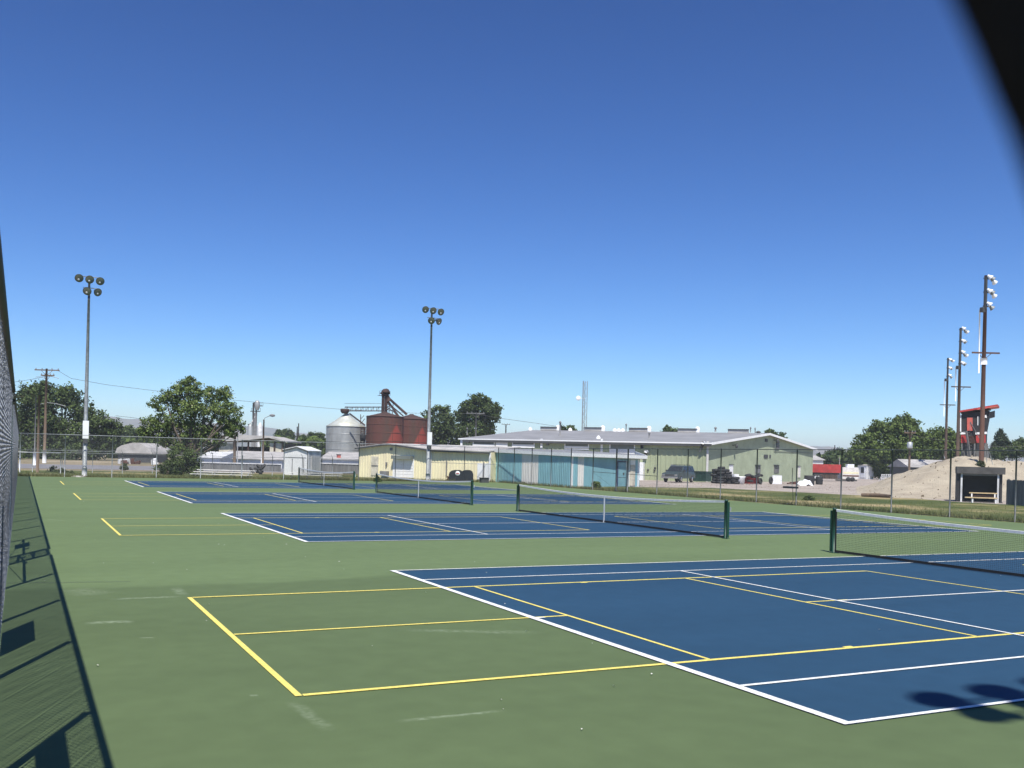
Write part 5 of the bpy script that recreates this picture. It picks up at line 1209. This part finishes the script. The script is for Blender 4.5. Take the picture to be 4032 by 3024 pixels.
# bleachers
def bleacher(label, px0, px1, d, rows, z0, dz):
    a, b = A(px0, d), A(px1, d); W_ = Wall(a, b); t_ = thing('bleachers', label, 'bleachers', tuple(a), 'low aluminium bleachers behind the far fence')
    for k in range(rows):
        z_ = z0+dz*k; q = MB(); W_.box(q, .12*k-(.0), W_.len-.1*(rows-k), z_, z_+.05, -.55*k-.26, -.55*k); q.build('seat_plank', 'plank', t_)
        if k: q = MB(); W_.box(q, .12*k, W_.len-.12, z_-.17, z_-.13, -.55*k+.02, -.55*k+.25); q.build('foot_plank', 'plank', t_)
    n_ = 4
    for j in range(n_):
        s_ = .5+(W_.len-1.0)*j/(n_-1); q = MB()
        q.bar(W_.pt(s_, .03, .15), W_.pt(s_, .03, -.55*rows), .04); q.bar(W_.pt(s_, .03, .1), W_.pt(s_, z0+dz*(rows-1), -.55*(rows-1)-.1), .04)
        for k in range(rows): q.bar(W_.pt(s_, .03, -.55*k-.13), W_.pt(s_, z0+dz*k, -.55*k-.13), .04)
        q.build('frame', 'galv', t_)
bleacher('white plank bleachers at the left behind the far fence', 749, 998, 79, 3, .17, .17)
bleacher('white plank bleachers in front of the white shed', 1124, 1352, 80, 2, .28, .16)

# bench-like squeegee roller hung on the right fence
yq = A(3133, 50).y/A(3133, 50).x*FX
sq_ = thing('court_squeegee', 'black roller squeegee hung on the right fence beyond the nearest nets', 'squeegee', (FX-.2, yq, 0))
q = MB(); q.box(FX-.45, FX-.1, yq-.35, yq+.45, .90, 1.0); q.build('roller', 'plastic_black', sq_)
q = MB(); q.tube([(FX-.12, yq+.1, .98), (FX-.12, yq+.1, 2.0)], .016, 6); q.tube([(FX-.12, yq+.05, .9), (FX-.12, yq, .15), (FX-.3, yq+.3, .05)], .014, 6); q.build('handle', 'post_dark', sq_)
# white stone at the foot of the left light pole
a = G(310, 1877); q = MB(); q.lathe((a.x, FY+.45, 0), [(.5, -.02), (.48, .05), (.3, .09), (0, .1)], 12); tag(q.build('footing_slab', 'concrete'), 'pale concrete slab at the foot of the left court light pole', 'slab')

# ================================================================== TREES
def tree(name, label, cat, px, yb_, d, lobes, n, leaf, m, trunk_h=None, trunk_r=.3, bare=0, group=None, seed=1, dens=.62, zbase=0.0):
    """lobes: (px, py, radius_px) measured at the tree's own distance; depth is given to them at random"""
    rnd = random.Random(seed)
    base = A(px, d); dep_ = Vector((fw.x, fw.y, 0)).normalized(); t_ = thing(name, label, cat, (base.x, base.y, zbase), group)
    L3 = []
    for (lx_, ly_, lr_) in lobes:
        r_ = lr_/FPX*d; c = P(lx_, ly_, d)+dep_*rnd.uniform(-1, 1)*r_*.7; L3.append((c, r_))
    tot = sum(r_**2 for _, r_ in L3); vs, fs = [], []
    for c, r_ in L3:
        k = int(n*r_*r_/tot); ncl = max(5, int(k/26))
        for j in range(ncl):
            # a clump sits near the lobe's surface; a few deep inside
            v = Vector((rnd.gauss(0, 1), rnd.gauss(0, 1), rnd.gauss(0, 1))).normalized()
            rad = r_*(rnd.uniform(dens, 1.08) if rnd.random() < .85 else rnd.uniform(.2, .7))
            cc_ = c+Vector((v.x, v.y, v.z*.9))*rad; cs = r_*rnd.uniform(.12, .26)+leaf*.8
            for i in range(int(k/ncl)):
                w_ = Vector((rnd.gauss(0, .5), rnd.gauss(0, .5), rnd.gauss(0, .38)))*cs
                p_ = cc_+w_
                nrm = (v*.6+Vector((rnd.gauss(0, .6), rnd.gauss(0, .6), rnd.gauss(.35, .6)))).normalized()
                ref = Vector((rnd.gauss(0, 1), rnd.gauss(0, 1), rnd.gauss(0, 1))); a_ = nrm.cross(ref).normalized(); b_ = nrm.cross(a_)
                s_ = leaf*rnd.uniform(.6, 1.3); o = len(vs)
                vs += [p_-a_*s_*.55, p_-b_*s_*.38, p_+a_*s_*.6, p_+b_*s_*.38]; fs.append((o, o+1, o+2, o+3))
    q = MB(); q.v = [tuple(v) for v in vs]; q.f = fs; q.sm = [False]*len(fs); q.build('crown', m, t_)
    q = MB(); low = min(c.z-r_*.3 for c, r_ in L3); th = trunk_h if trunk_h is not None else max(low, 1.0)
    b0 = addz(base, zbase-.3); b1 = addz(base+Vector((rnd.uniform(-.3, .3), 0, 0)), zbase+th)
    q.tube([b0, (b0+b1)/2+Vector((.1, 0, 0)), b1], [trunk_r*1.3, trunk_r, trunk_r*.8], 8)
    q.build('trunk', 'bark', t_)
    q = MB()
    for c, r_ in L3:
        mid_ = (b1+c)/2+Vector((rnd.uniform(-.4, .4), rnd.uniform(-.4, .4), -.2)); q.tube([b1, mid_, c], [trunk_r*.55, trunk_r*.3, trunk_r*.1], 5, False)
        for j in range(3+int(bare*4)):
            v = Vector((rnd.gauss(0, 1), rnd.gauss(0, 1), rnd.gauss(.4, .8))).normalized()
            q.tube([c-v*.1, c+v*r_*.5+Vector((0, 0, rnd.uniform(-.1, .2))), c+v*r_*rnd.uniform(.8, 1.05+bare*.35)], [trunk_r*.1, trunk_r*.06, .015], 4, False)
    q.build('branches', 'bark', t_)
    return t_
tree('broadleaf_tree', 'large dark green tree at the far left behind the utility poles', 'tree', 250, 1810, 165,
     [(95, 1560, 45), (110, 1620, 55), (150, 1560, 60), (210, 1570, 60), (260, 1560, 50), (300, 1610, 55), (340, 1640, 55), (390, 1660, 48), (420, 1700, 45), (440, 1680, 35), (120, 1700, 60), (200, 1660, 70), (200, 1740, 70), (280, 1710, 70), (360, 1740, 60), (90, 1770, 50), (430, 1745, 40), (140, 1540, 35), (85, 1660, 40), (180, 1530, 30), (300, 1770, 60), (230, 1780, 55), (240, 1540, 30), (150, 1790, 55), (370, 1790, 45)],
     30000, .42, 'leaf_dark', 3, .5, .2, seed=2)
tree('leafy_tree', 'wide loose crowned green tree left of centre just behind the far fence', 'tree', 735, 1866, 90,
     [(620, 1590, 32), (655, 1565, 32), (700, 1545, 42), (745, 1520, 34), (770, 1548, 42), (820, 1555, 40), (865, 1548, 36), (895, 1558, 24), (700, 1600, 50), (760, 1610, 55), (830, 1610, 50), (890, 1610, 40), (930, 1625, 30), (600, 1672, 38), (640, 1665, 45), (690, 1670, 55), (760, 1680, 55), (830, 1680, 50), (890, 1665, 45), (935, 1670, 32), (590, 1710, 34), (650, 1725, 45), (720, 1740, 50), (790, 1745, 48), (845, 1735, 35), (560, 1695, 22), (905, 1700, 30), (950, 1690, 20), (750, 1498, 18), (640, 1620, 22)],
     27000, .17, 'leaf_dry', 1.2, .28, 1.0, seed=4, dens=.5)
tree('shrub', 'dense dark low bush at the foot of the wide loose crowned tree', 'bush', 690, 1875, 82,
     [(630, 1850, 22), (660, 1835, 28), (700, 1825, 34), (740, 1835, 34), (775, 1855, 22), (700, 1855, 28), (650, 1860, 20), (690, 1790, 26), (745, 1795, 28), (770, 1820, 24)], 9000, .13, 'leaf_dark', .4, .1, 0, seed=8)
tree('broadleaf_tree', 'dark green tree right of the red bins behind the light pole', 'tree', 1725, 1800, 215,
     [(1690, 1640, 28), (1720, 1620, 28), (1750, 1612, 24), (1765, 1640, 30), (1700, 1680, 40), (1745, 1680, 42), (1785, 1690, 38), (1690, 1730, 40), (1740, 1735, 40), (1790, 1735, 40), (1835, 1735, 40)], 12000, .42, 'leaf_dark', 3, .4, .2, seed=12)
tree('broadleaf_tree', 'tall round dark tree behind the left end of the green building', 'tree', 1875, 1800, 205,
     [(1860, 1575, 24), (1890, 1572, 28), (1915, 1585, 24), (1840, 1600, 30), (1880, 1610, 40), (1920, 1610, 32), (1950, 1610, 22), (1815, 1630, 26), (1850, 1645, 38), (1900, 1650, 40), (1940, 1640, 28), (1962, 1635, 13), (1800, 1640, 22), (1925, 1685, 24), (1830, 1685, 34), (1880, 1695, 36), (1935, 1705, 18), (1960, 1600, 14)], 15000, .40, 'leaf_dark', 3, .4, .3, seed=15, dens=.55)
tree('broadleaf_tree', 'largest green tree at the right behind the transformer pole', 'tree', 3520, 1850, 175,
     [(3370, 1790, 38), (3395, 1745, 34), (3430, 1720, 36), (3470, 1690, 40), (3520, 1680, 40), (3565, 1665, 38), (3600, 1680, 34), (3615, 1720, 34), (3560, 1720, 48), (3500, 1750, 50), (3440, 1780, 50), (3400, 1810, 40), (3480, 1810, 50), (3550, 1790, 50), (3610, 1780, 45), (3380, 1770, 26), (3540, 1655, 20), (3560, 1840, 45), (3480, 1845, 40), (3420, 1840, 34)], 24000, .42, 'leaf_mid', 3, .45, .2, seed=21)
tree('broadleaf_tree', 'smaller green tree between the largest right tree and field poles', 'tree', 3705, 1850, 180,
     [(3660, 1735, 34), (3700, 1715, 36), (3740, 1715, 34), (3765, 1730, 30), (3650, 1775, 36), (3700, 1765, 42), (3750, 1770, 40), (3630, 1725, 22), (3790, 1770, 30)], 10000, .42, 'leaf_mid', 3, .35, .2, seed=23)
tree('broadleaf_tree', 'low dark tree left of the largest right tree', 'tree', 3300, 1860, 230,
     [(3262, 1800, 20), (3285, 1790, 22), (3315, 1790, 24), (3340, 1805, 22), (3275, 1820, 24), (3320, 1825, 26), (3345, 1840, 20)], 6000, .45, 'leaf_dark', 2, .3, 0, seed=25)
tree('conifer_tree', 'pointed dark conifer at the far right', 'tree', 3941, 1850, 200,
     [(3940, 1696, 7), (3940, 1708, 11), (3934, 1720, 12), (3948, 1722, 12), (3928, 1736, 14), (3942, 1736, 15), (3958, 1738, 13), (3920, 1752, 14), (3940, 1753, 18), (3962, 1754, 15), (3914, 1762, 9), (3975, 1760, 8)], 7000, .3, 'leaf_conifer', 6, .25, .1, seed=27)
tree('hedge', 'dark hedge behind the mound at far right', 'hedge', 3960, 1850, 190,
     [(3885, 1785, 22), (3915, 1783, 24), (3950, 1785, 25), (3985, 1780, 26), (4020, 1770, 28), (4060, 1765, 30), (4000, 1750, 16), (4030, 1742, 18), (4065, 1738, 22)], 9000, .4, 'leaf_dark', 1.5, .2, 0, seed=29)
for k, (x, y, r_, lab) in enumerate([(2210, 1690, 12, 'small treetop left of the mast above the roof ridge'), (2247, 1690, 14, 'small treetop touching the mast left side above the ridge'), (2628, 1697, 16, 'small treetop between two ridge vents of the green building'), (2655, 1701, 10, 'tiny treetop right of the middle ridge treetop'), (3030, 1712, 20, 'treetop rising just behind the gable peak'), (3070, 1722, 18, 'treetop at the right slope of the green gable roof')]):
    tree('background_tree', lab, 'tree', x, 1800, 200, [(x-r_*.5, y+2, r_*.8), (x+r_*.4, y+1, r_*.9), (x, y-r_*.3, r_*.8), (x, y+r_, r_), (x+r_*.8, y+r_*1.2, r_*.8)], 1500, .4, 'leaf_dark', 4, .25, .2, 'treetops above the green building roof', 30+k)
# far tree belt, trees one can tell apart
belt = [(505, 1690, 18, 260, 'dark round far tree between the two left trees'), (480, 1705, 22, 250, 'low far tree against the hills at left'), (545, 1700, 20, 240, 'low far tree left of the near tree'),
        (1098, 1702, 10, 330, 'first small far tree right of street lamp'), (1122, 1700, 11, 330, 'second small far tree right of street lamp'), (1140, 1705, 12, 320, 'third small far tree right of street lamp'),
        (1190, 1722, 12, 300, 'dark far tree beside the two tiny poles'), (1228, 1720, 16, 280, 'round far tree left of the grey bin'), (1257, 1716, 15, 280, 'round far tree touching the grey bin left side')]
for k, (x, y, r_, d, lab) in enumerate(belt):
    tree('background_tree', lab, 'tree', x, 1790, d, [(x-r_*.6, y+3, r_*.7), (x+r_*.5, y, r_*.8), (x, y-r_*.3, r_*.8), (x-r_*.7, y+r_*1.1, r_*.9), (x+r_*.7, y+r_*1.2, r_*.9), (x, y+r_*1.6, r_)], 1800, .5, 'leaf_dark', 3, .3, .1, 'far tree line', 50+k)
# distant woodland mass
def belt_mass(name, label, px0, px1, y_top, d, n, m, leaf=.7):
    rnd = random.Random(px0); vs, fs = [], []
    for i in range(n):
        px = rnd.uniform(px0, px1); dd = d+rnd.uniform(-12, 12)
        hz = Z(px, y_top+6*math.sin(px*.05)+4*math.sin(px*.13+1)+3*math.sin(px*.37), d); z = hz*(rnd.random()**.6)
        a = A(px, dd); p_ = addz(a, z); nrm = Vector((rnd.gauss(0, 1), rnd.gauss(-.4, 1), rnd.gauss(.5, .8))).normalized()
        a_ = nrm.cross(Vector((rnd.gauss(0, 1), rnd.gauss(0, 1), 1))).normalized(); b_ = nrm.cross(a_); s_ = leaf*rnd.uniform(.6, 1.3); o = len(vs)
        vs += [p_-a_*s_, p_-b_*s_*.6, p_+a_*s_, p_+b_*s_*.6]; fs.append((o, o+1, o+2, o+3))
    q = MB(); q.v = [tuple(v) for v in vs]; q.f = fs; q.sm = [False]*len(fs); o = q.build(name, m); tag(o, label, 'trees', kind='stuff')
belt_mass('far_woodland', 'low green woodland strip beyond the left sheds', 430, 640, 1735, 215, 7000, 'leaf_mid')
belt_mass('far_woodland', 'low green woodland strip between street lamp and the grey bin', 1030, 1300, 1732, 235, 9000, 'leaf_mid')
belt_mass('far_woodland', 'dark woodland strip behind the right trees', 3220, 3900, 1800, 235, 12000, 'leaf_dark')
# roadside weeds
for k, (x, y, r_, d, mm, lab) in enumerate([(210, 1855, 20, 82, 'leaf_shrub', 'grey green weed bush left of the first light pole'), (245, 1862, 18, 80, 'leaf_shrub', 'weed bush right of the pipe rail end'), (275, 1868, 14, 79, 'leaf_shrub', 'small weed bush nearest to the left light pole'),
                                           (490, 1838, 14, 92, 'leaf_shrub', 'small weed bush at the roadside right of the light pole'), (2347, 1908, 14, 74.5, 'leaf_mid', 'tall thin weed in front of teal building'), (3185, 1972, 22, 60, 'leaf_mid', 'green weed clump behind the fence beside the squeegee'),
                                           (3860, 1830, 18, 82, 'leaf_shrub', 'scrubby brush on the mound top behind the dugout'), (1485, 1890, 12, 76.5, 'leaf_mid', 'weed clump at the far fence foot by the yellow building')]):
    zb = 2.8 if y < 1832 and x > 3800 else 0
    tree('weed_bush', lab, 'weeds', x, 1880, d, [(x-r_*.5, y+2, r_*.7), (x+r_*.5, y+3, r_*.7), (x, y-r_*.4, r_*.6)], 1500, .09, mm, .2, .03, .3, 'weeds outside the fences', 70+k, zbase=zb)

# grass blades over the verges, thickest along the fence feet
rnd = random.Random(99); vs, fs = [], []
def blade(x, y, h, w_):
    a = rnd.uniform(0, 6.28); dx, dy = math.cos(a)*w_, math.sin(a)*w_; lx_, ly_ = rnd.gauss(0, h*.35), rnd.gauss(0, h*.35); o = len(vs)
    vs.extend([(x-dx, y-dy, -.02), (x+dx, y+dy, -.02), (x+lx_, y+ly_, h)]); fs.append((o, o+1, o+2))
def gbound(x):   # far edge of the verge on the right
    for a, b in zip(gr, gr[1:]):
        pass
    return 0
for i in range(9000):
    t = rnd.random(); y = 20+60*t; x = FX+.1+abs(rnd.gauss(0, 6)); 
    blade(x, y, rnd.uniform(.04, .14), .012)
for i in range(9000): blade(FX+rnd.gauss(.25, .2), rnd.uniform(20, FY), rnd.uniform(.08, .30), .012)
for i in range(9000): blade(rnd.uniform(-2, 37), FY+rnd.gauss(.3, .25), rnd.uniform(.08, .34), .014)
for i in range(7000): blade(rnd.uniform(-12, 42), FY+abs(rnd.gauss(0, 7)), rnd.uniform(.05, .2), .014)
q = MB(); q.v = vs; q.f = fs; q.sm = [False]*len(fs); o = q.build('grass', 'gold_grass'); tag(o, 'patchy green and straw coloured grass growing outside the fences', 'grass', kind='stuff')

# ================================================================== near dark strap hanging in front of the lens, top right
dd_ = .105
def N(px, py, d=dd_): return P(px, py, d)
st = MB(); edge = [(3630, -250), (3710, -60), (3735, 0), (3820, 190), (3900, 386), (3955, 510), (4000, 627), (4060, 800), (4120, 1000), (4190, 1300)]
n_ = len(edge); pts_in = [N(x+12, y) for x, y in edge]; 
vs = []; S2 = [(0, 0), (.002, -.0025), (.006, -.004), (.03, -.005), (.03, .006), (.004, .004)]
rv = rt; fv = fw
for x, y in edge:
    c = N(x+8, y)
    for a_, b_ in S2: vs.append(c+rv*a_+fv*b_)
k = len(S2); fs = [(i*k+j, i*k+(j+1) % k, (i+1)*k+(j+1) % k, (i+1)*k+j) for i in range(n_-1) for j in range(k)]
fs += [tuple(range(k)), tuple((n_-1)*k+j for j in reversed(range(k)))]
st.add(vs, fs, True); tag(st.build('dark_strap', 'strap'), 'blurred black strap hanging close by at the top right corner', 'strap')
for o in list(bpy.data.objects):
    if o.get('_root') is not None: del o['_root']
